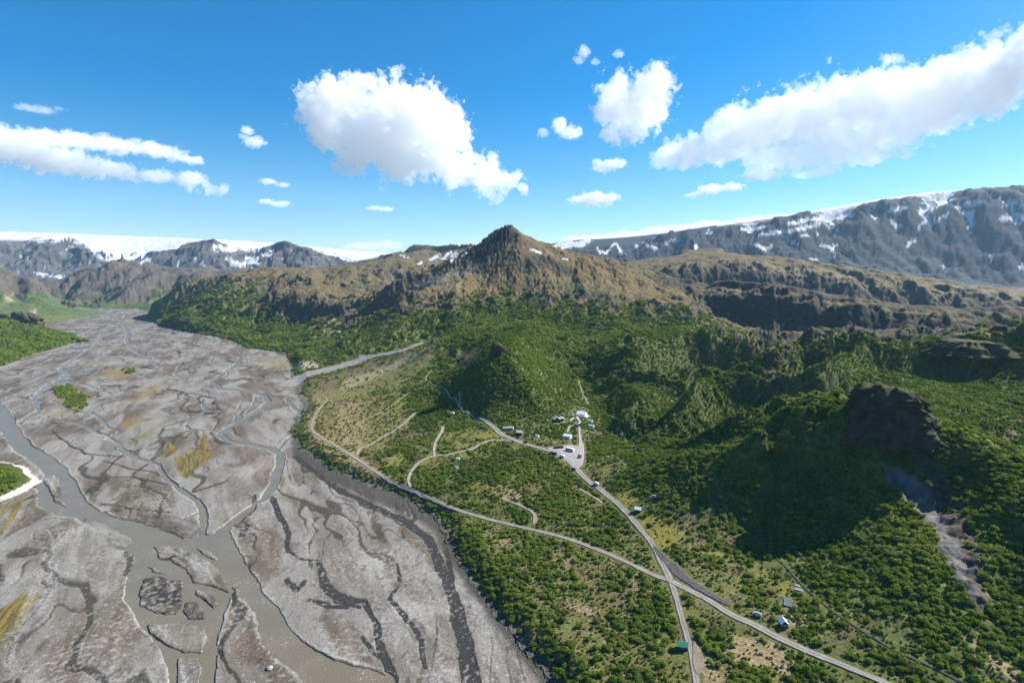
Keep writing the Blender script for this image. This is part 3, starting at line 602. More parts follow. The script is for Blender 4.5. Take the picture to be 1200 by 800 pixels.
def mat_water():
    m, nt = nodes('silty water')
    out = nd(nt, 'ShaderNodeOutputMaterial'); bs = nd(nt, 'ShaderNodeBsdfPrincipled', Roughness=0.13); bs.inputs['IOR'].default_value = 1.33
    geo = nd(nt, 'ShaderNodeNewGeometry')
    n1_ = nd(nt, 'ShaderNodeTexNoise', Scale=0.9, Detail=4.0, Roughness=0.6); n2_ = nd(nt, 'ShaderNodeTexNoise', Scale=0.05, Detail=3.0); n3_ = nd(nt, 'ShaderNodeTexNoise', Scale=0.8, Detail=3.0, Roughness=0.7)
    for n_ in (n1_, n2_, n3_): lk(nt, geo.outputs['Position'], n_.inputs['Vector'])
    mxa = nd(nt, 'ShaderNodeMix', data_type='RGBA'); mxa.inputs[6].default_value = (.115, .099, .070, 1); mxa.inputs[7].default_value = (.15, .130, .094, 1); lk(nt, n2_.outputs['Fac'], mxa.inputs[0])
    a = nd(nt, 'ShaderNodeMapRange'); a.inputs['From Min'].default_value = .62; a.inputs['From Max'].default_value = .70; lk(nt, n3_.outputs['Fac'], a.inputs['Value'])
    b = nd(nt, 'ShaderNodeMapRange'); b.inputs['From Min'].default_value = .5; b.inputs['From Max'].default_value = .62; lk(nt, n2_.outputs['Fac'], b.inputs['Value'])
    mu = nd(nt, 'ShaderNodeMath', operation='MULTIPLY'); lk(nt, a.outputs[0], mu.inputs[0]); lk(nt, b.outputs[0], mu.inputs[1])
    mxb = nd(nt, 'ShaderNodeMix', data_type='RGBA'); lk(nt, mu.outputs[0], mxb.inputs[0]); lk(nt, mxa.outputs[2], mxb.inputs[6]); mxb.inputs[7].default_value = (.5, .48, .44, 1)
    lk(nt, mxb.outputs[2], bs.inputs['Base Color'])
    bp = nd(nt, 'ShaderNodeBump', Strength=0.8, Distance=0.38); lk(nt, n1_.outputs['Fac'], bp.inputs['Height']); lk(nt, bp.outputs['Normal'], bs.inputs['Normal'])
    lk(nt, bs.outputs[0], out.inputs['Surface']); return m

def np_mesh(name, co, faces, col=None):
    me = bpy.data.meshes.new(name); nv, nf, kf = len(co), len(faces), faces.shape[1]
    me.vertices.add(nv); me.vertices.foreach_set('co', np.ascontiguousarray(co, f32).ravel())
    me.loops.add(nf * kf); me.loops.foreach_set('vertex_index', np.ascontiguousarray(faces, np.int32).ravel())
    me.polygons.add(nf); me.polygons.foreach_set('loop_start', np.arange(0, nf * kf, kf, dtype=np.int32))
    me.polygons.foreach_set('use_smooth', np.ones(nf, bool))
    if col is not None:
        a = me.attributes.new('Col', 'FLOAT_COLOR', 'POINT'); a.data.foreach_set('color', np.c_[col, np.ones(len(col))].astype(f32).ravel())
    me.update(calc_edges=True); return me
# ------------------------------------------------------------------ the ground sheet, split into named pieces that share their borders
idx = np.arange(NR * NC, dtype=np.int32).reshape(NR, NC)
nxt = np.roll(idx, -1, axis=1)                       # the ring closes behind the camera
quads = np.stack([idx[:-1], nxt[:-1], nxt[1:], idx[1:]], -1).reshape(-1, 4)
vr = np.zeros(N, np.int8)                             # 0 valley floor
vr[il] = np.where(ICE > .5, 5, np.where((yL > 3300), 4, np.where((yL > 1280) & (uL > -.24) & (uL < .33), 3, np.where((offt > .3) | (rL > 1500), 2, 0))))
vr[ip] = np.where(sdb[ip] > -1.5, 0, 1)
qr = vr[quads[:, 0]]
PARTS = [(0, 'valley_floor', M_land), (1, 'river_bed', M_bed), (2, 'hills', M_hill), (3, 'mountain', M_hill), (4, 'distant_mountains', M_far), (5, 'glacier', M_ice)]
XYZ = np.c_[X, Y, z]
def ground_part(code, name, mat):
    q = quads[qr == code]
    if not len(q): return None
    used, inv = np.unique(q.ravel(), return_inverse=True)
    me = np_mesh(name, XYZ[used], inv.reshape(-1, 4), C[used]); me.materials.append(mat)
    o = bpy.data.objects.new(name, me); COL.objects.link(o); o['kind'] = 'structure'
    return o
LAB = {'valley_floor': 'grassy valley terrace beside the gravel river', 'river_bed': 'wide grey gravel river bed with braided bars', 'hills': 'green scrub covered hills around the valley', 'mountain': 'pointed brown mountain in the middle of the view', 'distant_mountains': 'dark far mountains streaked with snow', 'glacier': 'white ice cap above the far mountains'}
for p_ in PARTS:
    o = ground_part(*p_)
    if o: o['label'] = LAB[p_[1]]
# disc under the drone closes the ring
_c = np.c_[X[:NC], Y[:NC], z[:NC]]; _i = np.arange(NC)
co = np.r_[_c, [[0, 0, float(z[:NC].mean())]]]; fc = np.c_[_i, np.roll(_i, -1), np.full(NC, NC)][:, [0, 2, 1]]
me = np_mesh('near_ground', co, fc, np.r_[C[:NC], C[:1]]); me.materials.append(M_land); o = bpy.data.objects.new('near_ground', me); COL.objects.link(o); o['kind'] = 'structure'; o['label'] = 'ground straight below the viewpoint'
me = np_mesh('river', np.array([(-5200, -400, WATER), (300, -400, WATER), (300, 1500, WATER), (-1000, 4600, WATER), (-5200, 4600, WATER)]), np.array([[0, 1, 2, 3, 4]])); me.materials.append(mat_water())
o = bpy.data.objects.new('river', me); COL.objects.link(o); o['kind'] = 'structure'; o['label'] = 'silty grey brown glacial river water'
print('mesh', time.time() - T0)

# ------------------------------------------------------------------ light and sky
SUN_EL, SUN_AZ = rad(39), rad(64)           # azimuth to the right of straight ahead
w = bpy.data.worlds.new('World'); SC.world = w; w.use_nodes = True; nt = w.node_tree; nt.nodes.clear()
out = nd(nt, 'ShaderNodeOutputWorld'); bg = nd(nt, 'ShaderNodeBackground', Strength=0.067)
sky = nd(nt, 'ShaderNodeTexSky', sky_type='NISHITA'); sky.sun_disc = False; sky.sun_elevation = SUN_EL; sky.sun_rotation = SUN_AZ; sky.altitude = 300; sky.air_density = 1.0; sky.dust_density = 0.3; sky.ozone_density = 2.2
hs = nd(nt, 'ShaderNodeHueSaturation', Hue=0.499, Saturation=1.6, Value=1.0); lk(nt, sky.outputs[0], hs.inputs['Color']); lk(nt, hs.outputs[0], bg.inputs['Color']); lk(nt, bg.outputs[0], out.inputs['Surface'])
sl = bpy.data.lights.new('sun', 'SUN'); sl.energy = 5.0; sl.angle = rad(0.5); sl.color = (1.0, 0.95, 0.87)
so = bpy.data.objects.new('sun', sl); COL.objects.link(so)
so.rotation_euler = (rad(90) - SUN_EL, 0, -SUN_AZ + math.pi)
so.location = (3000, 2000, 3000)
SC.view_settings.view_transform = 'Standard'; SC.view_settings.look = 'None'; SC.view_settings.exposure = 1.18; SC.view_settings.gamma = 1.0
# ------------------------------------------------------------------ haze
def mat_vol(name, dens, col, aniso):
    m, nt = nodes(name); out = nd(nt, 'ShaderNodeOutputMaterial'); pv = nd(nt, 'ShaderNodeVolumePrincipled', Density=dens, Anisotropy=aniso); pv.inputs['Color'].default_value = (*col, 1)
    lk(nt, pv.outputs[0], out.inputs['Volume']); return m
bm = bmesh.new(); bmesh.ops.create_cube(bm, size=1.0)
for v_ in bm.verts: v_.co = (v_.co.x * 30200, v_.co.y * 30200, -3 + (v_.co.z + .5) * 1950)
me = bpy.data.meshes.new('haze'); bm.to_mesh(me); bm.free(); me.materials.append(mat_vol('thin blue air', 2.1e-5, (.42, .70, 1.0), 0.1))
o = bpy.data.objects.new('haze', me); COL.objects.link(o); o['kind'] = 'stuff'; o['label'] = 'thin bluish haze over the far valley'
# ------------------------------------------------------------------ roads, tracks and gravel patches traced over the ground
ROADS = [  # name, label, [(px, py, width m)], colour, kind
 ('road', 'pale gravel road with wheel tracks along the terrace', [(372,462,3),(383,467.6,3),(374,479,3.5),(367,492,3.5),(366,504,4),(377,513,4),(394,523,4),(417,537,4.5),(444,555,4.5),(462,566,4.5),(493,580,4.5),(525,593,4.5),(561,605,4.5),(592,613,4.5),(626,621,4.5),(668,632,4.5),(708,647,4.8),(740,661,4.8),(767,674,5),(783,679,6),(805,690,6),(830,703,6),(857,720,6),(884,732,6),(912,747,6),(945,762,5.5),(985,778,5),(1040,801,4.5),(1060,808,4.5)], (.25,.232,.208)),
 ('road', 'straight gravel road from the car park to the crossroads and on past the green hut', [(664,538,6),(672,546,7),(690,564,7),(708,577,7),(731,597,7),(749,618,6),(765,638,5.5),(776,660,6),(785,679,5),(792,699,4.3),(801,732,4.2),(810,764,4.2),(816,798,4.2),(818,815,4.2)], (.235,.218,.198)),
 ('road', 'gravel road behind the car park under the wooded hill', [(538,458,2.5),(539,470,3),(541,480,4),(552,485,4),(565,491,5),(579,501,8),(588,509,9),(600,514,8),(612,519,7),(626,523,7),(640,527,7),(654,532,8),(664,538,9)], (.24,.222,.202)),
 ('track', 'grey track looping from the terrace road to the white trailers', [(599,514,4),(595,515.5,4),(574,516,4),(563,521,4),(552,526,4),(538,529.5,4),(524,532.5,4),(509,534.5,4),(494,540,4),(485,548,4.5),(479,560,4),(481,571,4)], (.27,.255,.24)),
 ('track', 'short dirt track bending up between round bushes', [(509,534,3.5),(509,524,4),(512,515,4),(517,507,4.5),(519,500,5)], (.29,.26,.23)),
 ('track', 'brown dirt track climbing to a bare patch', [(418,533,4),(422,526,4.5),(434,521,4),(450,511,3),(464,503,3.5),(478,492,6),(486,484,7)], (.25,.21,.17)),
 ('track', 'pale walking trail across the fan below the wooded hill', [(541,480,2.5),(535,470,2),(523,458,2),(512,452,2),(505,449,2),(499,444,2),(504,436,2),(512,432,2)], (.31,.28,.22)),
 ('track', 'faint trail along the edge of the thicket', [(503,450,1.5),(490,457,1.5),(478,461,1.5),(470,467,1.5),(455,478,1.5),(440,487,1.5)], (.26,.25,.12)),
 ('lane', 'grey lane leading up to the huts', [(668,536,4),(678,528,5),(680.5,520,5),(679.5,512,4),(679,505,3.5),(678.5,500,4)], (.27,.255,.25)),
 ('path', 'light boardwalk path to the round hut', [(674,498,1.6),(668,499.3,1.6),(666,503,1.6),(664.7,507,1.6)], (.42,.41,.33)),
 ('path', 'white gravel path between the upper huts', [(668,493,2),(673,489,2.4),(681,487,2.4),(686,486.5,2),(677,490,2),(680,494.5,2),(676,496.5,2)], (.5,.5,.48)),
 ('track', 'worn trail up the slope behind the huts', [(690,474,2),(683,462,2.5),(680,452,2.5),(678,446,2)], (.22,.19,.12)),
 ('track', 'dirt track through the scrub below the car park', [(588,584,4),(605,590,4),(622,598,4),(627,606,4),(625,614,4)], (.24,.205,.165)),
 ('track', 'dirt spur leaving the straight road', [(675,570,2.5),(688,578,3),(700,585,3),(706,590,3)], (.25,.215,.17)),
 ('dry_stream', 'dark wet gravel stream bed beside the road below the crossroads', [(766,640,3),(776,652,6),(787,662,9),(796,672,10),(812,684,8),(830,695,7),(846,704,5),(856,710,3)], (.062,.06,.06)),
 ('dry_stream', 'grey gravel fan stream entering the river from the side valley', [(336,453,50),(350,444,58),(372,436,52),(400,429,46),(430,420,42),(455,414,38),(480,408,34),(503,399,20)], (.2,.185,.172)),
 ('gravel_patch', 'dark gravel lay-by beside the road past the green hut', [(814,752,2),(817,766,6),(818,778,7),(818,790,3)], (.19,.165,.13)),
 ('gravel_patch', 'grey gravel turning place by the terrace road', [(452,537,5),(458,537,9),(464,537,5)], (.17,.155,.145)),
 ('track', 'narrow water ditch line along the foot of the wooded slope', [(835,583,1.2),(870,614,1.2),(905,650,1.2),(945,690,1.5),(985,722,1.5),(1040,757,1.8),(1090,780,2),(1130,800,2)], (.06,.058,.04)),
]
def resample(pts, step):
    w = [np.array(at(p[0], p[1]) + (p[2],)) for p in pts]
    # Catmull-Rom through the surveyed points
    out = []
    for i in range(len(w) - 1):
        p0, p1, p2, p3 = w[max(i - 1, 0)], w[i], w[i + 1], w[min(i + 2, len(w) - 1)]
        n = max(2, int(np.linalg.norm(p2[:2] - p1[:2]) / step))
        for t in np.arange(n) / n:
            out.append(0.5 * (2 * p1 + (p2 - p0) * t + (2 * p0 - 5 * p1 + 4 * p2 - p3) * t * t + (3 * p1 - p0 - 3 * p2 + p3) * t ** 3))
    out.append(w[-1]); return np.array(out)
M_road = mat_ground('road gravel', 0.9, 0.78, 1.22, 0.12)
M_stream = mat_ground('wet gravel', 0.7, 0.6, 1.5, 0.2, 0.6)
M_trk = {}
ROADLINES = []
carpark = None
for ri, (nm, lab, pts, colr) in enumerate(ROADS):
    c = resample(pts, 3.0); ROADLINES.append((c, nm))
    n = len(c); tg = np.gradient(c[:, :2], axis=0); tg /= np.linalg.norm(tg, axis=1)[:, None] + 1e-9; nr = np.c_[tg[:, 1], -tg[:, 0]]
    ks = np.linspace(-1, 1, 13); K = len(ks)
    wv_ = c[:, 3] * 0.43 * (1 + (.34 if nm != 'dry_stream' else .8) * fbm(np.arange(n) / 2.5, np.full(n, ri * 3.3), 3, 200 + ri))
    wv_[0] *= .3; wv_[-1] *= .3
    co = c[:, None, :2] + nr[:, None, :] * (ks[None, :, None] * wv_[:, None, None])
    zz = zgrid(co[..., 0], co[..., 1])
    zz = 0.5 * zz + 0.5 * zz.mean(1, keepdims=True)
    dist_ = np.hypot(c[:, 0], c[:, 1])[:, None]
    lift = np.where(np.abs(ks) > .95, -0.5, 0.16 + 0.0 * ks)[None] + dist_ * 0.00022 + 0.006 * ri * np.ones((1, K))
    zz = np.maximum(zz, zgrid(co[..., 0], co[..., 1])) + lift
    co = np.dstack([co, zz]).reshape(-1, 3)
    cc = np.tile(np.array(colr, f32), (n * K, 1))
    kk = np.tile(ks, n)
    if nm in ('road',):
        tr = np.exp(-((np.abs(kk) - .42) / .17) ** 2); cc *= (0.72 + .42 * tr)[:, None]; cc[np.abs(kk) < .12] *= .86
    cc = mix(cc, np.tile(c3(.13, .112, .075), (n * K, 1)), (sm(.55, .95, np.abs(kk) + .35 * fbm(co[:, 0] / 4, co[:, 1] / 4, 2, 209)) * (.9 if nm != 'dry_stream' else .75))[:, None])
    nn = fbm(co[:, 0] / 6, co[:, 1] / 6, 3, 210); cc *= (1 + .35 * nn)[:, None]
    i = np.arange(n - 1)[:, None] * K + np.arange(K - 1)[None]
    fc = np.stack([i, i + 1, i + K + 1, i + K], -1).reshape(-1, 4)
    me = np_mesh(nm, co, fc, cc); me.materials.append(M_stream if nm == 'dry_stream' else M_road)
    o = bpy.data.objects.new(nm, me); COL.objects.link(o); o['kind'] = 'structure'; o['label'] = lab
# car park: a flat gravel yard
cpk = [at(*p) for p in ((640,524),(655,522),(668,520),(676,522),(685,519),(686,533),(684,545),(676,552),(668,545),(655,537),(645,532))]
cpa = np.array(cpk)[:, :2]; cen = cpa.mean(0); ring = [cpa]
na_ = 60; tt = np.linspace(0, len(cpa), na_, endpoint=False); i0 = tt.astype(int); fr_ = (tt - i0)[:, None]
outer = cpa[i0] * (1 - fr_) + cpa[(i0 + 1) % len(cpa)] * fr_
lv = np.linspace(0, 1, 10)[1:]
co = np.concatenate([[cen]] + [cen + (outer - cen) * l for l in lv]); zz = zgrid(co[:, 0], co[:, 1]); zz = np.maximum(zz, 0) + 0.3; zz[-na_:] -= .7
fc = []
for a_ in range(len(lv) - 1):
    b0 = 1 + a_ * na_; j = np.arange(na_); fc.append(np.stack([b0 + j, b0 + (j + 1) % na_, b0 + na_ + (j + 1) % na_, b0 + na_ + j], -1))
j = np.arange(na_); fc = np.concatenate(fc); tri = np.stack([np.zeros(na_, int), 1 + (j + 1) % na_, 1 + j, 1 + j], -1)
fc = fc[:, ::-1]
bmx = bmesh.new(); vs_ = [bmx.verts.new((*p, q_)) for p, q_ in zip(co, zz)]
for q in fc: bmx.faces.new([vs_[k_] for k_ in q])
for q in tri: bmx.faces.new([vs_[k_] for k_ in q[:3]])
me = bpy.data.meshes.new('car_park'); bmesh.ops.recalc_face_normals(bmx, faces=bmx.faces); bmx.to_mesh(me); bmx.free()
a = me.attributes.new('Col', 'FLOAT_COLOR', 'POINT'); cc = np.tile(c3(.25, .24, .235), (len(co), 1)) * (1 + .3 * fbm(co[:, 0] / 7, co[:, 1] / 7, 3, 215))[:, None]; a.data.foreach_set('color', np.c_[cc, np.ones(len(cc))].astype(f32).ravel())
me.materials.append(M_road); o = bpy.data.objects.new('car_park', me); COL.objects.link(o); o['kind'] = 'structure'; o['label'] = 'grey gravel car park in front of the huts'
print('roads', time.time() - T0)

# ------------------------------------------------------------------ vegetation
def mat_leaf(name, c0, c1, c2):
    m, nt = nodes(name); out = nd(nt, 'ShaderNodeOutputMaterial'); df = nd(nt, 'ShaderNodeBsdfDiffuse', Roughness=0.6); tr = nd(nt, 'ShaderNodeBsdfTranslucent'); ms = nd(nt, 'ShaderNodeMixShader', Fac=0.5)
    oi = nd(nt, 'ShaderNodeObjectInfo'); nz = nd(nt, 'ShaderNodeTexNoise', Scale=0.016, Detail=3.0); lk(nt, oi.outputs['Location'], nz.inputs['Vector'])
    ad = nd(nt, 'ShaderNodeMath', operation='MULTIPLY_ADD'); lk(nt, oi.outputs['Random'], ad.inputs[0]); ad.inputs[1].default_value = .55; 
    m2 = nd(nt, 'ShaderNodeMapRange'); m2.inputs['From Min'].default_value = .35; m2.inputs['From Max'].default_value = .65; m2.inputs['To Min'].default_value = -.05; m2.inputs['To Max'].default_value = .5; lk(nt, nz.outputs['Fac'], m2.inputs['Value']); lk(nt, m2.outputs[0], ad.inputs[2])
    cr_ = nd(nt, 'ShaderNodeValToRGB'); e = cr_.color_ramp.elements; e[0].position = 0.05; e[0].color = (*c0, 1); e[1].position = .95; e[1].color = (*c2, 1); k_ = cr_.color_ramp.elements.new(.5); k_.color = (*c1, 1)
    lk(nt, ad.outputs[0], cr_.inputs['Fac'])
    geo = nd(nt, 'ShaderNodeNewGeometry'); n2_ = nd(nt, 'ShaderNodeTexNoise', Scale=1.6, Detail=2.0); lk(nt, geo.outputs['Position'], n2_.inputs['Vector'])
    mr = nd(nt, 'ShaderNodeMapRange'); mr.inputs['To Min'].default_value = .6; mr.inputs['To Max'].default_value = 1.4; lk(nt, n2_.outputs['Fac'], mr.inputs['Value'])
    sc_ = nd(nt, 'ShaderNodeVectorMath', operation='SCALE'); lk(nt, cr_.outputs[0], sc_.inputs[0]); lk(nt, mr.outputs[0], sc_.inputs['Scale'])
    lk(nt, sc_.outputs[0], df.inputs['Color']); lk(nt, sc_.outputs[0], tr.inputs['Color']); lk(nt, df.outputs[0], ms.inputs[1]); lk(nt, tr.outputs[0], ms.inputs[2]); lk(nt, ms.outputs[0], out.inputs['Surface']); return m
M_leaf = mat_leaf('birch leaves', (.120, .185, .030), (.205, .285, .046), (.32, .37, .074))
M_heath = mat_leaf('heather', (.12, .105, .045), (.165, .155, .046), (.15, .18, .046))
M_bark = mat_plain('birch bark', (.22, .19, .16), 0.9, .4, 6.0)

def crown_mesh(name, seed, nclump, nleaf, leaf, flat, mat):
    g = np.random.default_rng(seed); P, F = [], []
    cl_ = []
    for i in range(nclump):
        a = g.random() * 6.283; rr = math.sqrt(g.random()) * .68; cl_.append((rr * math.cos(a), rr * math.sin(a), (.30 + .55 * g.random()) * (1 - .45 * rr) * flat + .1, .30 + .22 * g.random()))
    for (x, y, zc, R) in cl_:
        d = g.normal(size=(nleaf, 3)); d /= np.linalg.norm(d, axis=1)[:, None]; d[:, 2] = np.where(d[:, 2] < -.35, -d[:, 2], d[:, 2])
        rad_ = R * (0.9 + .22 * g.random(nleaf))[:, None]
        c = np.array([x, y, zc]) + d * rad_ * np.array([1, 1, .9])
        nrm = d * .8 + g.normal(size=d.shape) * .5 + np.array([0, 0, .55]); nrm /= np.linalg.norm(nrm, axis=1)[:, None]
        t = np.cross(nrm, g.normal(size=d.shape)); t /= np.linalg.norm(t, axis=1)[:, None]; b = np.cross(nrm, t)
        s = (leaf * (.6 + .8 * g.random(nleaf)))[:, None]
        for q in ((-1, -.6), (.9, -.8), (1.1, .7), (-.7, 1)): P.append(c + t * s * q[0] + b * s * q[1])
    k = nleaf
    P = np.concatenate([np.stack(P[i * 4:i * 4 + 4], 1).reshape(-1, 3) for i in range(nclump)])
    P[:, 2] = np.maximum(P[:, 2], .03)
    F = np.arange(len(P)).reshape(-1, 4)
    me = np_mesh(name, P, F); me.materials.append(mat); me.polygons.foreach_set('use_smooth', np.zeros(len(F), bool)); return me
def tube(bm_, p0, p1, r0, r1, n=6):
    p0, p1 = np.array(p0, float), np.array(p1, float); d = p1 - p0; d /= np.linalg.norm(d); a = np.cross(d, (0.3, .9, .2)); a /= np.linalg.norm(a); b = np.cross(d, a); r_ = []
    for p, r__ in ((p0, r0), (p1, r1)): r_.append([bm_.verts.new(p + (a * math.cos(6.2832 * i / n) + b * math.sin(6.2832 * i / n)) * r__) for i in range(n)])
    for i in range(n): bm_.faces.new((r_[0][i], r_[0][(i + 1) % n], r_[1][(i + 1) % n], r_[1][i]))
    bm_.faces.new(r_[1])
def trunk_mesh(name, seed):
    g = random.Random(seed); bm_ = bmesh.new()
    for s in range(3):
        a = g.random() * 6.28; x, y = .05 * math.cos(a), .05 * math.sin(a); m_ = (x + .12 * math.cos(a), y + .12 * math.sin(a), .42)
        tube(bm_, (x, y, -.15), m_, .045, .032); 
        for q in range(3):
            b = a + g.uniform(-1.1, 1.1); tube(bm_, m_, (m_[0] + .33 * math.cos(b), m_[1] + .33 * math.sin(b), g.uniform(.6, .85)), .026, .008, 5)
    me = bpy.data.meshes.new(name); bm_.to_mesh(me); bm_.free(); me.materials.append(M_bark); return me
CROWNS = [crown_mesh('crown', 11, 9, 34, .13, .85, M_leaf), crown_mesh('crown', 12, 7, 40, .135, .7, M_leaf), crown_mesh('crown', 13, 11, 30, .125, .95, M_leaf), crown_mesh('crown', 14, 8, 36, .13, .8, M_leaf)]
FARC = [crown_mesh('far crown', 21 + i, 6, 24, .17, (.8, .95, .65)[i], M_leaf) for i in range(3)]
TRUNKS = [trunk_mesh('trunk', 31 + i) for i in range(4)]
HEATH = [crown_mesh('tuft', 41 + i, 6, 16, .17, .6, M_heath) for i in range(2)]

# where bushes grow
def cellpts(r0, r1, a0, a1, spf, seed):
    'jittered points whose spacing is spf(r)'
    g = np.random.default_rng(seed); out = []
    rr = r0
    while rr < r1:
        s = spf(rr); n = max(1, int((a1 - a0) * rr / s)); a = a0 + (np.arange(n) + g.random(n)) / n * (a1 - a0); q = rr + (g.random(n) - .5) * s
        out.append(np.c_[q * np.sin(a), q * np.cos(a)]); rr += s
    return np.concatenate(out)
G_bare = np.zeros(N, f32); G_bare[il] = bare; G_high = np.ones(N, f32); G_high[il] = high; G_off = np.zeros(N, f32); G_off[il] = offt
def grid_at(G, x, y):
    a = np.arctan2(x, y); b = np.log(np.hypot(x, y)); i = np.clip(np.searchsorted(U, a), 0, NC - 1); j = np.clip(np.searchsorted(V, b), 0, NR - 1); return G[j * NC + i]
road_pts = np.concatenate([np.c_[c[:, :2], c[:, 3] * .5 + (0.9 if nm != 'track' else .3)] for c, nm in ROADLINES] + [np.c_[outer, np.full(len(outer), 2.0)]] + [np.c_[cen + (outer - cen) * l, np.full(len(outer), 4.0)] for l in (.3, .6, .85)])
_cell = {}
for i, p in enumerate(road_pts): _cell.setdefault((int(p[0] // 16), int(p[1] // 16)), []).append(i)
CLEAR = []          # (x, y, radius): kept clear for huts and vehicles, filled by the survey below
def road_free(x, y, rad_):
    ok = np.ones(len(x), bool)
    for i in range(len(x)):
        cx, cy = int(x[i] // 16), int(y[i] // 16)
        for ax in (-1, 0, 1):
            for ay in (-1, 0, 1):
                for k_ in _cell.get((cx + ax, cy + ay), ()):
                    p = road_pts[k_]
                    if (p[0] - x[i]) ** 2 + (p[1] - y[i]) ** 2 < (p[2] + rad_[i] * .7) ** 2: ok[i] = False; break
                if not ok[i]: break
            if not ok[i]: break
    for cx, cy, cr_ in CLEAR: ok &= (x - cx) ** 2 + (y - cy) ** 2 > (cr_ + rad_ * .8) ** 2
    return ok
MEADOW = [([(400,470),(430,465),(440,520),(400,525),(375,500)],.3),([(350,455),(430,425),(510,400),(515,420),(490,440),(420,465),(380,480)],.22),([(355,455),(420,460),(480,470),(480,500),(455,535),(420,530),(380,510),(362,490)],.45)]
THICK = [([(475,465),(500,455),(525,460),(545,480),(535,500),(505,505),(485,485)],.95),([(520,620),(560,625),(600,660),(640,720),(680,760),(700,800),(655,800),(600,735),(560,690)],.9),([(350,505),(372,520),(372,535),(352,528)],.9),([(390,520),(440,555),(450,580),(400,560),(380,540)],.8),([(480,560),(540,545),(640,575),(660,590),(640,600),(560,585),(500,575)],.8),([(620,520),(650,535),(690,575),(740,640),(700,640),(640,590),(600,550)],.85),([(700,560),(760,572),(840,590),(820,605),(770,600),(740,590)],.85)]
def density(x, y):
    zz = zgrid(x, y); qx_, qy_ = project(x, y, zz)
    hi_ = grid_at(G_high, x, y); bare_ = grid_at(G_bare, x, y); off = grid_at(G_off, x, y); slp = grid_at(SL, x, y); sd_ = grid_at(sd, x, y)
    cl_ = fbm(x / 34, y / 34, 3, 230); c2_ = fbm(x / 11, y / 11, 2, 233)
    d_terr = sm(-.25, .22, cl_ + .5 * c2_) * .85 + .1
    for pts, s_ in MEADOW: d_terr = mix(d_terr, d_terr * s_, pmask(pts, qx_, qy_, 5))
    for pts, s_ in THICK: d_terr = np.maximum(d_terr, s_ * pmask(pts, qx_, qy_, 4) * sm(-.5, -.05, cl_ + .5 * c2_))
    lu, lv_ = np.arctan2(x, y), np.log(np.hypot(x, y))
    d_hill = .50 + .48 * sm(-.35, .0, fbm(lu * 30, lv_ * 30, 4, 236))
    d = mix(d_terr, d_hill, off) * (1 - sm(.25, .75, hi_)) * (1 - np.minimum(bare_, 1)) * sm(4.5, 3.2, slp)
    d = np.where(sd_ < 4, 0, d); d = np.where(y > 2950, d * 0, d)
    return d, zz, qx_, qy_, off
g = np.random.default_rng(5)
pA = cellpts(215, 700, -.45, .95, lambda r_: 2.2, 1); pB = cellpts(700, 3000, -.85, .95, lambda r_: 2.0 * (r_ / 700) ** 1.0, 2)
pts = np.concatenate([pA, pB]); x, y = pts[:, 0], pts[:, 1]
d, zz, qx_, qy_, off = density(x, y)
keep = g.random(len(x)) < d; x, y, zz, qx_, qy_, off = (a_[keep] for a_ in (x, y, zz, qx_, qy_, off))
rr = np.hypot(x, y); size = np.maximum(1.0, rr / 700) * mix(1.35, 1.5, off) * (.42 + 1.25 * g.random(len(x)) ** 1.8)
# ------------------------------------------------------------------ huts, tents, vehicles and small things
def paint(name, col, rough=.6, var=.15, sc_=3.0, **k): return mat_plain(name, col, rough, var, sc_, **k)
K = {'white': paint('white paint', (.78, .78, .76)), 'dark': paint('dark stained boards', (.045, .04, .038), .8), 'green': paint('green roof sheet', (.035, .20, .115), .45), 'pale': paint('pale roof sheet', (.62, .66, .68), .4), 'grey': paint('grey sheet', (.36, .37, .38), .5), 'mint': paint('pale green sheet', (.50, .64, .58), .5),
     'glass': mat_plain('dark glass', (.02, .025, .03), .08, spec=.6), 'black': mat_plain('black car paint', (.018, .018, .022), .25, spec=.5), 'silver': mat_plain('silver car paint', (.32, .34, .36), .3, metal=.4), 'red': mat_plain('red car paint', (.35, .03, .025), .3), 'carwhite': mat_plain('white car paint', (.76, .77, .78), .3),
     'tyre': mat_plain('tyre rubber', (.02, .02, .02), .9), 'wood': paint('bare wood', (.23, .17, .11), .8), 'cream': paint('cream panel', (.72, .69, .58), .6), 'canvas': paint('white canvas', (.74, .76, .74), .8), 'tarp': paint('grey blue groundsheet', (.17, .185, .23), .7), 'tgreen': paint('green canvas', (.10, .20, .13), .8)}
def part(name, bm_, mat, parent, bevel=0):
    bmesh.ops.recalc_face_normals(bm_, faces=bm_.faces); me = bpy.data.meshes.new(name); bm_.to_mesh(me); bm_.free(); me.materials.append(mat); o = bpy.data.objects.new(name, me); COL.objects.link(o); o.parent = parent; return o
def box(bm_, x0, x1, y0, y1, z0, z1):
    v_ = [bm_.verts.new((x, y, z_)) for z_ in (z0, z1) for y in (y0, y1) for x in (x0, x1)]
    for f in ((0, 2, 3, 1), (4, 5, 7, 6), (0, 1, 5, 4), (2, 6, 7, 3), (0, 4, 6, 2), (1, 3, 7, 5)): bm_.faces.new([v_[i] for i in f])
def prism(bm_, prof, y0, y1):
    'profile in x, z swept along y'
    a = [bm_.verts.new((x, y0, z_)) for x, z_ in prof]; b = [bm_.verts.new((x, y1, z_)) for x, z_ in prof]; n = len(prof)
    for i in range(n): bm_.faces.new((a[i], a[(i + 1) % n], b[(i + 1) % n], b[i]))
    bm_.faces.new(a[::-1]); bm_.faces.new(b)
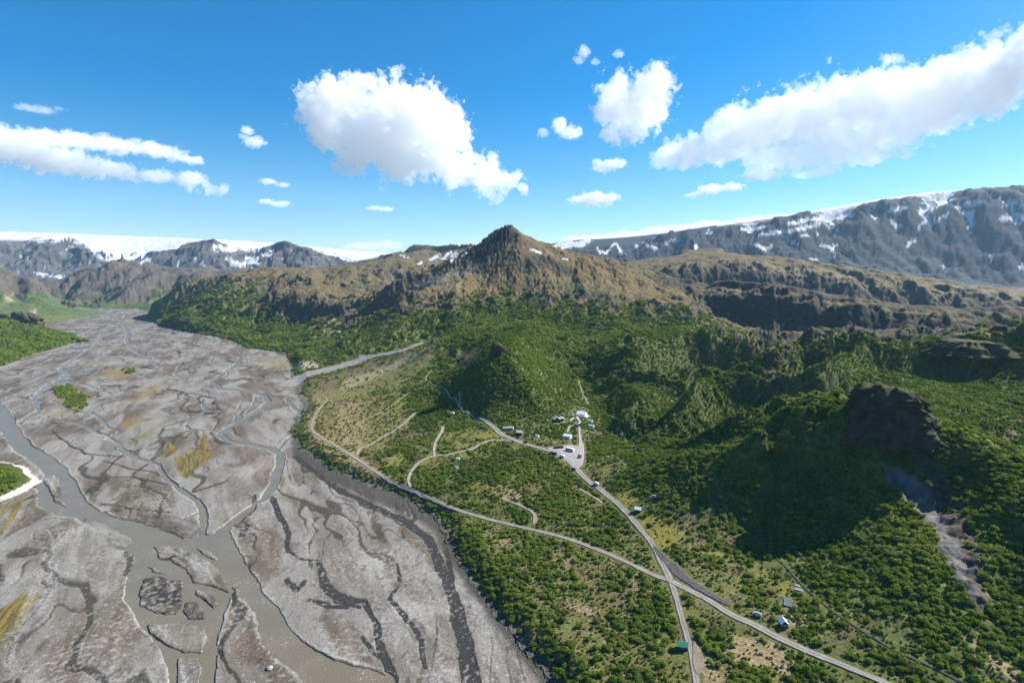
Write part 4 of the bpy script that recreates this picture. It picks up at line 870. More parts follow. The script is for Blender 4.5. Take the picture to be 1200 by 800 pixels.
def root(name, label, cat, px_, py_, rot, group=None, clear=4.0, dz=0.0):
    p = at(px_, py_); e_ = bpy.data.objects.new(name, None); COL.objects.link(e_); e_.location = (p[0], p[1], p[2] + dz); e_.rotation_euler = (0, 0, rad(rot)); e_['label'] = label; e_['category'] = cat
    if group: e_['group'] = group
    CLEAR.append((p[0], p[1], clear)); 
    if clear > 1: CLEAR.append((p[0] * (1 - clear / p[1] * .9), p[1] - clear * .9, clear * .8))
    return e_
def hut(px_, py_, w_, d_, h_, rh, rot, label, wall='dark', roof='pale', group='huts of the mountain lodge', nwin=2, chimney=False, porch=False):
    e_ = root('hut', label, 'hut', px_, py_, rot, group, max(w_, d_) * .62 + 1.0, dz=.1)
    b = bmesh.new(); prism(b, [(-w_ / 2, -1.2), (w_ / 2, -1.2), (w_ / 2, h_), (0, h_ + rh - .12), (-w_ / 2, h_)], -d_ / 2, d_ / 2); part('wall', b, K[wall], e_)
    b = bmesh.new(); o_ = .45; sl_ = rh / (w_ / 2); t_ = .14
    for s in (-1, 1):
        q = [(0, h_ + rh + .02), (s * (w_ / 2 + o_), h_ - o_ * sl_ + .02), (s * (w_ / 2 + o_), h_ - o_ * sl_ + t_ + .02), (0, h_ + rh + t_ + .02)]
        prism(b, q, -d_ / 2 - o_, d_ / 2 + o_)
    rf = part('roof', b, K[roof], e_)
    if chimney: b = bmesh.new(); box(b, w_ * .12, w_ * .12 + .5, -.25, .25, h_ + rh * .4, h_ + rh + .9); part('chimney', b, K['grey'], rf)
    b = bmesh.new(); box(b, -.45, .45, -d_ / 2 - .05, -d_ / 2 + .02, 0, 2.0); dr = part('door', b, K['wood'], e_)
    b = bmesh.new(); box(b, .28, .36, -d_ / 2 - .1, -d_ / 2 - .05, .95, 1.1); part('handle', b, K['silver'], dr)
    for i in range(nwin):
        xx = -w_ * .3 if i % 2 == 0 else w_ * .3
        if i < 2: fr_b = (xx - .5, xx + .5, -d_ / 2 - .06, -d_ / 2 + .02); gl = (xx - .4, xx + .4, -d_ / 2 - .08, -d_ / 2 - .055)
        else: sx = -1 if i == 2 else 1; fr_b = None
        b = bmesh.new()
        if i < 2: box(b, *fr_b, 1.0, 1.95); wn = part('window', b, K['white'], e_); b = bmesh.new(); box(b, *gl, 1.1, 1.85); part('pane', b, K['glass'], wn)
        else: x0_, x1_ = sorted((sx * (w_ / 2 - .02), sx * (w_ / 2 + .06))); box(b, x0_, x1_, -.6, .6, 1.0, 1.95); wn = part('window', b, K['white'], e_); b = bmesh.new(); x0_, x1_ = sorted((sx * (w_ / 2 + .061), sx * (w_ / 2 + .08))); box(b, x0_, x1_, -.5, .5, 1.1, 1.85); part('pane', b, K['glass'], wn)
    if porch: b = bmesh.new(); box(b, -w_ / 2, w_ / 2, -d_ / 2 - 2.2, -d_ / 2 - .08, -.6, .12); part('deck', b, K['cream'], e_)
    return e_
hut(652, 493.2, 6.5, 7, 2.8, 2.4, 12, 'dark hut with steep white roof, left one of the pair under the wooded hill', 'dark', 'white', nwin=4)
hut(658, 493.2, 6, 7, 2.6, 2.2, 8, 'dark hut with a white roof, right one of the pair under the wooded hill', 'dark', 'white', nwin=4, porch=True)
hut(682, 487, 9, 11, 3.0, 2.8, 62, 'largest white gabled hut at the top of the hamlet', 'white', 'white', chimney=True, nwin=4, porch=True)
hut(672.3, 488.3, 4.5, 5, 2.4, 1.6, 20, 'small white hut beside the largest hut of the hamlet', 'white', 'white')
hut(665.2, 512.6, 7.5, 8, 2.6, 1.6, 65, 'pale green roofed hut nearest the car park', 'cream', 'mint', nwin=4)
hut(676.6, 499, 4, 5, 2.3, 1.2, 40, 'low grey shed at the upper end of the lane between the huts', 'dark', 'grey')
hut(609.5, 508.4, 7.5, 6, 2.6, 1.6, 68, 'grey roofed hut beside the white trailers', 'dark', 'grey', group='huts along the gravel road', nwin=2)
hut(747.6, 599, 4.2, 4.2, 2.3, 1.3, 70, 'tiny pale roofed hut at the edge of the yellow meadow', 'dark', 'pale', group='huts along the gravel road')
hut(799.5, 759.5, 3.9, 4.6, 2.4, 1.2, 78, 'green roofed hut beside the straight road', 'dark', 'green', group='huts along the gravel road', nwin=4, porch=True)
hut(917.8, 733, 3.4, 4.2, 2.4, 1.5, -6, 'small dark hut with pale roof on the bare gravel patch', 'dark', 'pale', group='huts along the gravel road', nwin=2)

def tent(px_, py_, w_, l_, h_, rot, label, mat='canvas', fly='white'):
    e_ = root('tent', label, 'tent', px_, py_, rot, 'tents in the scrub', w_ * .7, dz=.05)
    b = bmesh.new(); prism(b, [(-w_ / 2, -.4), (w_ / 2, -.4), (w_ / 2, .25), (w_ * .3, h_ * .72), (0, h_), (-w_ * .3, h_ * .72), (-w_ / 2, .25)], -l_ / 2, l_ / 2); part('canopy', b, K[mat], e_)
    b = bmesh.new(); prism(b, [(-w_ * .2, 0), (w_ * .2, 0), (0, h_ * .7)], -l_ / 2 - .05, -l_ / 2 - .01); part('door', b, K['dark'], e_)
    return e_
tent(692.3, 494, 4, 5, 2.4, 50, 'white tent right of the largest hut, upper of two'); tent(693, 500, 5.5, 6.5, 2.8, 58, 'bigger white and green tent just below the upper one beside the lane', 'mint')
tent(718.6, 489.5, 3, 3.5, 2.4, 20, 'lone white tent deep in the wood right of the hamlet'); tent(690.5, 516.8, 2.6, 3, 2.2, 30, 'small white tent in bushes right of the lane below the hamlet')
tent(629.6, 511.6, 3.6, 4, 2.4, 60, 'white tent among bushes above the gravel road'); tent(623.6, 507.6, 2.4, 3, 2.1, 10, 'tiny pale tent higher up in the bushes than its white neighbour', 'cream')
tent(536.5, 538.5, 3.2, 4, 2.3, 70, 'white tent under the looping track, upper of two'); tent(535.2, 548.3, 3.2, 4, 2.3, 40, 'white tent under the looping track, lower of two')

def wheel(bm_, x, y, r_, w_):
    n = 14; a = [[bm_.verts.new((x + s * w_ / 2, y + r_ * math.cos(6.2832 * i / n), r_ + r_ * math.sin(6.2832 * i / n))) for i in range(n)] for s in (-1, 1)]
    for i in range(n): bm_.faces.new((a[0][i], a[0][(i + 1) % n], a[1][(i + 1) % n], a[1][i]))
    bm_.faces.new(a[0][::-1]); bm_.faces.new(a[1])
def yprism(bm_, prof, x0, x1, tx=0.0, ztop=1e9):
    'profile in y, z swept across x; points above ztop are pulled in by tx'
    a = [bm_.verts.new((x0 + (tx if z_ > ztop else 0), y, z_)) for y, z_ in prof]; b = [bm_.verts.new((x1 - (tx if z_ > ztop else 0), y, z_)) for y, z_ in prof]; n = len(prof)
    for i in range(n): bm_.faces.new((a[i], a[(i + 1) % n], b[(i + 1) % n], b[i]))
    bm_.faces.new(a[::-1]); bm_.faces.new(b)
def vehicle(kind, px_, py_, rot, label, colr, cat='car', group='cars parked around the huts'):
    L_, W_, H_ = {'jeep': (4.7, 1.95, 1.95), 'van': (5.6, 2.05, 2.4), 'bus': (9.5, 2.5, 3.2)}[kind]
    e_ = root('parked_car' if kind != 'bus' else 'bus', label, cat, px_, py_, rot, group, L_ * .5, dz=.34)
    h, hw = L_ / 2, W_ / 2; b = bmesh.new()
    if kind == 'jeep': yprism(b, [(-h, .4), (h, .4), (h, .95), (h - .95, 1.1), (h - 1.5, H_ - .08), (h - 1.8, H_), (-h + .35, H_), (-h + .05, 1.05), (-h, .95)], -hw, hw, .16, 1.2)
    else: yprism(b, [(-h, .4), (h, .4), (h, 1.1), (h - (.5 if kind == 'van' else .15), H_ - .3), (h - (1.0 if kind == 'van' else .5), H_), (-h + .2, H_), (-h, H_ - .25)], -hw, hw, .1, 1.3)
    bmesh.ops.bevel(b, geom=b.edges[:], offset=.06, segments=1, affect='EDGES'); part('body', b, K[colr], e_)
    z0, z1 = (1.12, H_ - .2) if kind == 'jeep' else (1.25, H_ - .45)
    for s in (-1, 1):
        b = bmesh.new(); xs = sorted((s * (hw - .05), s * (hw + .025)));
        if kind == 'jeep': xs = sorted((s * (hw - .16), s * (hw - .085)))
        yprism(b, [(-h + .35, z0), (h - (1.25 if kind == 'jeep' else .9), z0), (h - (1.65 if kind == 'jeep' else 1.15), z1), (-h + .5, z1)], *xs); part('side_window', b, K['glass'], e_)
    b = bmesh.new(); fy = h - (1.0 if kind == 'jeep' else .3); by = fy - (.42 if kind == 'jeep' else .22); yprism(b, [(fy, z0), (fy + .04, z0 + .02), (by + .04, z1 + .02), (by, z1)], -hw * .8, hw * .8); part('windscreen', b, K['glass'], e_)
    for x_ in (-hw + .12, hw - .12):
        for y_ in (-h * .62, h * .62): b = bmesh.new(); wheel(b, x_, y_, .42, .28); part('wheel', b, K['tyre'], e_)
    for x_ in (-hw * .68, hw * .68): b = bmesh.new(); box(b, x_ - .2, x_ + .2, h - .02, h + .05, .7, .88); part('headlight', b, K['white'], e_)
    return e_
vehicle('bus', 667.8, 528.6, 48, 'white bus parked in the middle of the gravel car park', 'carwhite', 'bus', None)
vehicle('jeep', 616, 518.6, 60, 'black jeep parked by the bushes on the gravel road', 'black'); vehicle('jeep', 651.2, 525.4, 85, 'dark jeep, leftmost of three at the upper edge of the car park', 'black')
vehicle('jeep', 654.6, 525.1, 85, 'dark jeep, middle of three at the upper edge of the car park', 'black'); vehicle('jeep', 657.9, 524.8, 85, 'dark jeep, rightmost of three at the upper edge of the car park', 'black')
vehicle('jeep', 646.3, 531.3, 50, 'dark car by the lower edge of the car park, left of its neighbour', 'black'); vehicle('jeep', 650.6, 532.3, 20, 'dark car by the lower edge of the car park, turned across beside another', 'black')
vehicle('van', 659, 535.8, 40, 'white van at the lower edge of the car park', 'carwhite', 'van'); vehicle('jeep', 680.3, 533.6, 10, 'white car with the red one behind it at the right edge of the car park', 'carwhite'); vehicle('jeep', 679.3, 536, 10, 'red car close behind the white one at the right edge of the car park', 'red')
vehicle('jeep', 672, 550.6, 35, 'dark car at the lower tip of the car park', 'black'); vehicle('van', 698.8, 568.3, 35, 'white van standing alone on the straight road below the car park', 'carwhite', 'van')
vehicle('jeep', 601.5, 511, 60, 'dark jeep beside the grey roofed hut', 'black'); vehicle('jeep', 606.5, 513.2, 62, 'dark jeep in front of the grey roofed hut', 'black')
vehicle('jeep', 376.5, 497, 80, 'dark jeep beside the gravel road near the river bend', 'black'); vehicle('jeep', 765, 583, 75, 'grey car hidden in bushes above the yellow meadow', 'silver'); vehicle('jeep', 771.8, 584.5, 70, 'black car hidden in bushes above the yellow meadow', 'black')
vehicle('jeep', 887.5, 721.5, 40, 'dark silver car parked under a bush by the lower road', 'silver')
def trailer(px_, py_, rot, label, L_=6.0):
    e_ = root('trailer', label, 'trailer', px_, py_, rot, 'white trailers by the gravel road', 3.6, dz=.1); b = bmesh.new(); yprism(b, [(-L_ / 2, .5), (L_ / 2, .5), (L_ / 2 + .2, 1.4), (L_ / 2, 2.8), (-L_ / 2, 2.8), (-L_ / 2 - .2, 1.4)], -1.15, 1.15); bmesh.ops.bevel(b, geom=b.edges[:], offset=.12, segments=2, affect='EDGES'); part('body', b, K['cream'], e_)
    for x_ in (-1.0, 1.0): b = bmesh.new(); wheel(b, x_, 0, .34, .22); part('wheel', b, K['tyre'], e_)
    b = bmesh.new(); box(b, -1.18, -1.14, -1.5, 1.2, 1.4, 2.2); part('window', b, K['glass'], e_)
    b = bmesh.new(); box(b, 1.14, 1.18, -.9, -.2, .6, 2.3); part('door', b, K['white'], e_)
trailer(592.6, 503.3, 80, 'cream white trailer, left one of two where the tracks meet'); trailer(598.6, 503.0, 78, 'cream white trailer, right one of two where the tracks meet'); trailer(530.3, 485.5, 70, 'small pale trailer below the walking trail under the wooded hill', 4.5)
def simple(name, label, cat, px_, py_, rot, bm_, mat, clear=1.0, dz=0.0, group=None):
    p = at(px_, py_); CLEAR.append((p[0], p[1], clear)); bmesh.ops.recalc_face_normals(bm_, faces=bm_.faces); me = bpy.data.meshes.new(name); bm_.to_mesh(me); bm_.free(); me.materials.append(mat); o = bpy.data.objects.new(name, me); COL.objects.link(o); o.location = (p[0], p[1], p[2] + dz); o.rotation_euler = (0, 0, rad(rot)); o['label'] = label; o['category'] = cat
    if group: o['group'] = group
    return o
b = bmesh.new(); prism(b, [(-.9, 0), (.9, 0), (.9, .06), (.5, 2.6), (-.5, 2.6), (-.9, .06)], -.06, .06); simple('sign_board', 'white board standing upright in the grass above the dark hut', 'sign', 914.6, 702.3, 20, b, K['white'], 1.5)
b = bmesh.new(); box(b, -2.0, 2.0, -.35, .35, 0, .5); box(b, -1.9, 1.9, .36, .5, .3, .9); simple('bench', 'long white bench lying by the ditch, lower of two', 'bench', 936, 691.5, -35, b, K['white'], 2, group='white benches by the ditch')
b = bmesh.new(); box(b, -1.3, 1.3, -.3, .3, 0, .5); box(b, -1.2, 1.2, .31, .42, .3, .9); simple('bench', 'short white bench by the ditch, upper of two', 'bench', 934, 686.3, -35, b, K['white'], 2, group='white benches by the ditch')
b = bmesh.new(); prism(b, [(-.22, -.5), (.22, -.5), (.22, 2.2), (0, 2.6), (-.22, 2.2)], -.22, .22); simple('marker_post', 'white marker post beside the wet ford at the crossroads', 'post', 765.6, 659, 0, b, K['white'], 2.2)
b = bmesh.new(); prism(b, [(-.3, -.3), (.3, -.3), (.25, 1.3), (0, 1.6), (-.25, 1.3)], -.25, .25); simple('marker_stone', 'small white marker stone in the scrub right of the yellow meadow', 'marker', 836.5, 649.5, 0, b, K['white'], 2)
b = bmesh.new(); g_ = random.Random(4); vv = [[b.verts.new((-2.1 + 4.2 * i / 6, -4.4 + 8.8 * j / 10, .18 + .08 * math.sin(i * 1.7 + j) + (.1 if i in (0, 6) else 0))) for i in range(7)] for j in range(11)]
for j in range(10):
    for i in range(6): b.faces.new((vv[j][i], vv[j][i + 1], vv[j + 1][i + 1], vv[j + 1][i]))
r_ = bmesh.ops.solidify(b, geom=b.faces[:], thickness=.05)
simple('groundsheet', 'grey blue groundsheet spread on the grass beside the white board', 'groundsheet', 923.6, 705.5, -28, b, K['tarp'], 4.5, dz=.12)
def boulder(px_, py_, r_, label, mat, seed):
    p = at(px_, py_); bm_ = bmesh.new(); bmesh.ops.create_icosphere(bm_, subdivisions=4, radius=r_); 
    vs = np.array([v_.co for v_ in bm_.verts]); n_ = fbm(vs[:, 0] / r_ * 1.4 + 5, vs[:, 1] / r_ * 1.4 + vs[:, 2] / r_, 4, seed)
    for v_, k_ in zip(bm_.verts, n_): v_.co *= 1 + .28 * k_; v_.co.z *= .6
    me = bpy.data.meshes.new('boulder'); bm_.to_mesh(me); bm_.free(); me.materials.append(mat); o = bpy.data.objects.new('boulder', me); COL.objects.link(o); o.location = (p[0], p[1], p[2] + r_ * .25); o['label'] = label; o['category'] = 'boulder'
boulder(316, 783, 1.6, 'pale round boulder on the gravel bar between two river arms', M_pale_ := mat_plain('chalky boulder', (.3, .285, .27), .9, .2, 1.0), 401)
print('things', time.time() - T0)
ok = road_free(x, y, size); x, y, zz, qx_, qy_, size, rr = (a_[ok] for a_ in (x, y, zz, qx_, qy_, size, rr))
print('bushes', len(x), time.time() - T0)
inview = (qx_ > 5) & (qx_ < 1195) & (qy_ < 790) & (qy_ > 640)
score = np.where(inview, size / rr, 0); order = np.argsort(-score); solo = np.zeros(len(x), bool); solo[order[:300]] = True
GRP = 'green birch bushes in the near scrub'; print('solo rows', qy_[order[:300]].min(), qy_[order[:300]].max())
TL_ = 'leafy green birch bush in the scrub along the lower edge of the view'
for n_, i in enumerate(order[:300]):
    k_ = n_ % 4; e_ = bpy.data.objects.new('birch_tree', None); COL.objects.link(e_); e_.location = (x[i], y[i], zz[i] - .05); s = size[i]; e_.scale = (s, s * g.uniform(.85, 1.15), s * g.uniform(.9, 1.25)); e_.rotation_euler = (0, 0, g.random() * 6.28)
    e_['label'] = TL_; e_['category'] = 'tree'; e_['group'] = GRP
    for nm, me in (('trunk', TRUNKS[k_]), ('crown', CROWNS[k_])):
        c_ = bpy.data.objects.new(nm, me); COL.objects.link(c_); c_.parent = e_

def scatter(name, label, P, S, meshes, seed, zs=(.85, 1.25), sink=0.05):
    'one object of points, each wearing one of the meshes'
    g_ = np.random.default_rng(seed); n = len(P); me = bpy.data.meshes.new(name); me.vertices.add(n); Pz = P.copy(); Pz[:, 2] -= sink * S; me.vertices.foreach_set('co', Pz.astype(f32).ravel())
    sc3 = np.c_[S * (.85 + .3 * g_.random(n)), S * (.85 + .3 * g_.random(n)), S * (zs[0] + (zs[1] - zs[0]) * g_.random(n))].astype(f32)
    a = me.attributes.new('size', 'FLOAT_VECTOR', 'POINT'); a.data.foreach_set('vector', sc3.ravel())
    a = me.attributes.new('turn', 'FLOAT_VECTOR', 'POINT'); a.data.foreach_set('vector', np.c_[np.zeros(n), np.zeros(n), g_.random(n) * 6.283].astype(f32).ravel())
    a = me.attributes.new('sort', 'INT', 'POINT'); a.data.foreach_set('value', g_.integers(0, len(meshes), n).astype(np.int32))
    o = bpy.data.objects.new(name, me); COL.objects.link(o); o['kind'] = 'stuff'; o['label'] = label
    ng = bpy.data.node_groups.new(name, 'GeometryNodeTree'); ng.interface.new_socket('Geometry', in_out='INPUT', socket_type='NodeSocketGeometry'); ng.interface.new_socket('Geometry', in_out='OUTPUT', socket_type='NodeSocketGeometry')
    gi = ng.nodes.new('NodeGroupInput'); go = ng.nodes.new('NodeGroupOutput'); jn = ng.nodes.new('GeometryNodeJoinGeometry')
    def attr(nm, tp): q = ng.nodes.new('GeometryNodeInputNamedAttribute'); q.data_type = tp; q.inputs['Name'].default_value = nm; return q.outputs[0]
    sz, tn_, so_ = attr('size', 'FLOAT_VECTOR'), attr('turn', 'FLOAT_VECTOR'), attr('sort', 'INT')
    for k_, mm in enumerate(meshes):
        ob = mm; oi = ng.nodes.new('GeometryNodeObjectInfo'); oi.inputs['Object'].default_value = ob; oi.inputs['As Instance'].default_value = True
        eq = ng.nodes.new('FunctionNodeCompare'); eq.data_type = 'INT'; eq.operation = 'EQUAL'; ng.links.new(so_, eq.inputs[2]); eq.inputs[3].default_value = k_
        ip_ = ng.nodes.new('GeometryNodeInstanceOnPoints'); ng.links.new(gi.outputs[0], ip_.inputs['Points']); ng.links.new(eq.outputs[0], ip_.inputs['Selection']); ng.links.new(oi.outputs['Geometry'], ip_.inputs['Instance']); ng.links.new(tn_, ip_.inputs['Rotation']); ng.links.new(sz, ip_.inputs['Scale']); ng.links.new(ip_.outputs[0], jn.inputs[0])
    ng.links.new(jn.outputs[0], go.inputs[0]); md = o.modifiers.new('scatter', 'NODES'); md.node_group = ng
    return o
def seed_obj(name, me, i):
    'a real bush, rock or tuft standing in the scene, which the scattered mass copies'
    o = bpy.data.objects.new(name, me); COL.objects.link(o); return o
# the seeds of the mass are members of it: children of the mass object, standing at its own spots
def mass(name, label, P, S, meshes, seed, part, **kw):
    obs = []
    for k_, me in enumerate(meshes):
        o = bpy.data.objects.new(part, me); COL.objects.link(o); o.location = P[k_]; o.scale = (S[k_],) * 3; obs.append(o)
    o = scatter(name, label, P[len(meshes):], S[len(meshes):], obs, seed, **kw)
    for q in obs: q.parent = o
    return o
rest = ~solo
nr_ = rest & (rr < 620); fr2 = rest & (rr >= 620)
mass('birch_scrub', 'dense green birch scrub over the near terrace and slopes', np.c_[x, y, zz][nr_], size[nr_], CROWNS, 3, 'crown')
mass('birch_wood', 'low green birch wood covering the hillsides up to the tree line', np.c_[x, y, zz][fr2], size[fr2], FARC, 4, 'crown')
# heather tufts in the open ground
h = cellpts(215, 900, -.4, .8, lambda r_: 1.7 * max(1, r_ / 420), 9); hx_, hy_ = h[:, 0], h[:, 1]
dh, hz_, hqx, hqy, hoff = density(hx_, hy_)
sdh = grid_at(sd, hx_, hy_); kb = grid_at(G_bare, hx_, hy_)
kp = (g.random(len(hx_)) < .6 * (1 - .75 * kb) * sm(-.3, .3, fbm(hx_ / 14, hy_ / 14, 2, 240) + .15)) & (sdh > 5) & (hoff < .6); hx_, hy_, hz_ = hx_[kp], hy_[kp], hz_[kp]
hs_ = (.35 + .55 * g.random(len(hx_))) * np.maximum(1, np.hypot(hx_, hy_) / 420); okh = road_free(hx_, hy_, hs_)
mass('heather', 'low brown green heather tufts between the birch bushes', np.c_[hx_, hy_, hz_][okh], hs_[okh], HEATH, 6, 'tuft')
# stones along the bank and the wet bars
def rock_mesh(name, seed, mat, rough=.35, sub=2):
    bm_ = bmesh.new(); bmesh.ops.create_icosphere(bm_, subdivisions=sub, radius=1); g_ = np.random.default_rng(seed); ax = g_.normal(size=(9, 3)); ax /= np.linalg.norm(ax, axis=1)[:, None]; lim = .62 + .35 * g_.random(9)
    for v_ in bm_.verts:
        p = np.array(v_.co)
        for a_, l_ in zip(ax, lim):
            dd = p @ a_
            if dd > l_: p = p - a_ * (dd - l_)
        v_.co = p * (1 + rough * .2 * g_.normal()); v_.co.z *= .7
    me = bpy.data.meshes.new(name); bm_.to_mesh(me); bm_.free(); me.materials.append(mat); return me
M_stone = mat_plain('basalt stone', (.085, .078, .073), .9, .45, 3.0, bump=.1); M_pale = mat_plain('pale stone', (.26, .245, .235), .9, .35, 3.0, bump=.1)
STN = [rock_mesh('stone', 51 + i, M_stone) for i in range(3)]; STP = [rock_mesh('cobble', 61 + i, M_pale) for i in range(2)]
bank = np.array([gz(*p)[:2] for p in ((345,500),(352,527),(385,550),(430,571),(480,588),(515,613),(530,643),(560,693),(602,746),(640,790),(655,808))])
P_, S_ = [], []
for a_, b_ in zip(bank, bank[1:]):
    L_ = np.linalg.norm(b_ - a_); n_ = int(L_ * 7); t_ = g.random(n_)[:, None]; nrm = np.array([b_[1] - a_[1], a_[0] - b_[0]]) / L_
    q = a_ + (b_ - a_) * t_ + nrm * (g.normal(size=n_) * 2.6 - 1.5)[:, None]; P_.append(q); S_.append(.25 + .75 * g.random(n_) ** 3)
P_ = np.concatenate(P_); S_ = np.concatenate(S_)
mass('bank_stones', 'dark stones heaped along the foot of the terrace bank', np.c_[P_, zgrid(P_[:, 0], P_[:, 1])], S_, STN, 7, 'stone', sink=.2)
bb = cellpts(255, 520, -.82, .12, lambda r_: 1.25 * max(1, r_ / 330), 12); bz = zgrid(bb[:, 0], bb[:, 1]); sdb_ = grid_at(sd, bb[:, 0], bb[:, 1])
den = sm(-.05, .45, fbm(bb[:, 0] / 16, bb[:, 1] / 16, 3, 250)) * .55 + .04
kp = (g.random(len(bb)) < den) & (sdb_ < -2) & (bz > WATER + .12); bb, bz = bb[kp], bz[kp]
mass('cobbles', 'pale cobbles strewn over the gravel bars', np.c_[bb, bz], (.12 + .34 * g.random(len(bb)) ** 4), STP, 8, 'cobble', sink=.2)
bb = cellpts(255, 420, -.82, .0, lambda r_: 1.1, 13); bz = zgrid(bb[:, 0], bb[:, 1]); sdb_ = grid_at(sd, bb[:, 0], bb[:, 1])
kp = (g.random(len(bb)) < .5 * sm(.1, .4, fbm(bb[:, 0] / 9, bb[:, 1] / 9, 3, 254))) & (sdb_ < -2) & (bz > WATER - .25) & (bz < WATER + .55); bb, bz = bb[kp], bz[kp]
mass('river_stones', 'wet dark stones along the edges of the river channels', np.c_[bb, bz], (.2 + .5 * g.random(len(bb)) ** 3), STN, 9, 'stone', sink=.2)
# bushes on the river islands and the left bluff
isl = [([(62,455),(80,452),(92,458),(88,464),(70,466)],.9),([(75,470),(95,462),(105,465),(95,475),(80,478)],.9),([(88,480),(100,472),(104,474),(92,483)],.8),([(143,433),(152,431),(160,435),(150,438)],.8),([(-30,545),(10,548),(21,555),(19,568),(4,582),(-30,590)],.95),([(-30,408),(0,400),(40,393),(85,398),(60,408),(20,420),(-30,430)],.8)]
ib = np.concatenate([cellpts(480, 760, -.86, -.6, lambda r_: 2.4, 14), cellpts(760, 1500, -.86, -.5, lambda r_: 2.6 * r_ / 700, 15)]); iz = zgrid(ib[:, 0], ib[:, 1]); a_, b_ = project(ib[:, 0], ib[:, 1], iz)
m_ = np.zeros(len(ib))
for pts, s_ in isl[:5]: m_ = np.maximum(m_, s_ * pmask(pts, a_, b_, 1.5))
kp = g.random(len(ib)) < m_; ib, iz = ib[kp], iz[kp]
mass('island_scrub', 'green bushes on the gravel islands and left bluff of the river', np.c_[ib, iz], 1.5 * np.maximum(1, np.hypot(ib[:, 0], ib[:, 1]) / 700) * (.7 + .6 * g.random(len(ib))), FARC, 16, 'crown')
print('veg', time.time() - T0)

# ------------------------------------------------------------------ rock crags
def mat_crag(name):
    m, nt = nodes(name); out = nd(nt, 'ShaderNodeOutputMaterial'); bs = nd(nt, 'ShaderNodeBsdfPrincipled', Roughness=.95); bs.inputs['Specular IOR Level'].default_value = .1
    geo = nd(nt, 'ShaderNodeNewGeometry'); nz = nd(nt, 'ShaderNodeTexNoise', Scale=.12, Detail=8.0, Roughness=.7); lk(nt, geo.outputs['Position'], nz.inputs['Vector'])
    sp_ = nd(nt, 'ShaderNodeSeparateXYZ'); lk(nt, geo.outputs['Normal'], sp_.inputs[0]); ad = nd(nt, 'ShaderNodeMath', operation='ADD'); lk(nt, sp_.outputs['Z'], ad.inputs[0]); lk(nt, nz.outputs['Fac'], ad.inputs[1])
    mr = nd(nt, 'ShaderNodeMapRange'); mr.inputs['From Min'].default_value = 1.12; mr.inputs['From Max'].default_value = 1.35; lk(nt, ad.outputs[0], mr.inputs['Value'])
    r1 = nd(nt, 'ShaderNodeValToRGB'); r1.color_ramp.elements[0].position = .35; r1.color_ramp.elements[0].color = (.042, .036, .031, 1); r1.color_ramp.elements[1].position = .68; r1.color_ramp.elements[1].color = (.105, .088, .07, 1); lk(nt, nz.outputs['Fac'], r1.inputs[0])
    mx = nd(nt, 'ShaderNodeMix', data_type='RGBA'); lk(nt, mr.outputs[0], mx.inputs[0]); lk(nt, r1.outputs[0], mx.inputs[6]); mx.inputs[7].default_value = (.075, .078, .028, 1); lk(nt, mx.outputs[2], bs.inputs['Base Color'])
    n2_ = nd(nt, 'ShaderNodeTexNoise', Scale=.5, Detail=6.0, Roughness=.7); lk(nt, geo.outputs['Position'], n2_.inputs['Vector']); bp = nd(nt, 'ShaderNodeBump', Strength=1.0, Distance=1.2); lk(nt, n2_.outputs['Fac'], bp.inputs['Height']); lk(nt, bp.outputs[0], bs.inputs['Normal']); lk(nt, bs.outputs[0], out.inputs['Surface']); return m
M_crag = mat_crag('dark tuff')
def crag(px, D, ytop, rx, ry, seed, label, base=None, square=2.3, lean=0.0, rough=1.0, fall=.3):
    t = P3(px, ytop, D); cx, cy, zt = t; zb_ = float(zgrid(cx, cy)) - 14 if base is None else base; rough *= 1.9; H = zt - zb_
    A_, B_ = 150, 110; th = np.linspace(0, 2 * np.pi, A_, endpoint=False); tt_ = np.linspace(0, 1, B_)
    TH, T = np.meshgrid(th, tt_)
    w_ = np.where(T < .72, 1.45 - .55 * (T / .72) ** .8, .90 * np.sqrt(np.clip(1 - ((T - .72) / .28) ** 2.2, 0, 1)))
    hgt = np.where(T < .72, T / .72 * .86, .86 + .14 * np.sin((T - .72) / .28 * np.pi / 2))
    R = (np.abs(np.cos(TH)) ** square + np.abs(np.sin(TH)) ** square) ** (-1 / square)
    R = R * (1 + .22 * fbm(np.cos(TH) * 1.6 + 9, np.sin(TH) * 1.6, 3, seed))
    zz_ = hgt * H * (1 - fall * sm(0, 1, np.cos(TH)) * np.minimum(1, w_)); s_ = min(rx, ry) / 12
    nz_ = ridged(TH * 2.5 + .4 * np.sin(TH), zz_ / (9 * s_ + 3), 5, seed + 3) - .5
    per = np.minimum(TH, 2 * np.pi - TH) / .5; nz_ *= np.clip(per, 0, 1)
    strata = pn(zz_ / (3.2 * s_) + .6 * fbm(TH * 2, zz_ / 12, 3, seed + 5), np.zeros_like(TH), seed + 6)
    disp = (nz_ * .24 + strata * .055) * rough
    x_ = cx + (R * w_ + disp * np.minimum(w_ * 2, 1)) * np.cos(TH) * rx + lean * hgt * rx; y_ = cy + (R * w_ + disp * np.minimum(w_ * 2, 1)) * np.sin(TH) * ry
    topn = fbm(x_ / (7 * s_), y_ / (7 * s_), 4, seed + 9)
    z_ = zb_ + zz_ + np.where(T > .6, topn * H * .13 * sm(.6, .8, T), 0)
    co = np.c_[x_.ravel(), y_.ravel(), z_.ravel()]; i_ = np.arange(A_ * B_).reshape(B_, A_); j_ = np.roll(i_, -1, 1)
    fc = np.stack([i_[:-1], j_[:-1], j_[1:], i_[1:]], -1).reshape(-1, 4)
    me = np_mesh('rock_crag', co, fc); me.materials.append(M_crag); o = bpy.data.objects.new('rock_crag', me); COL.objects.link(o)
    o['label'] = label; o['category'] = 'rock crag'; return o
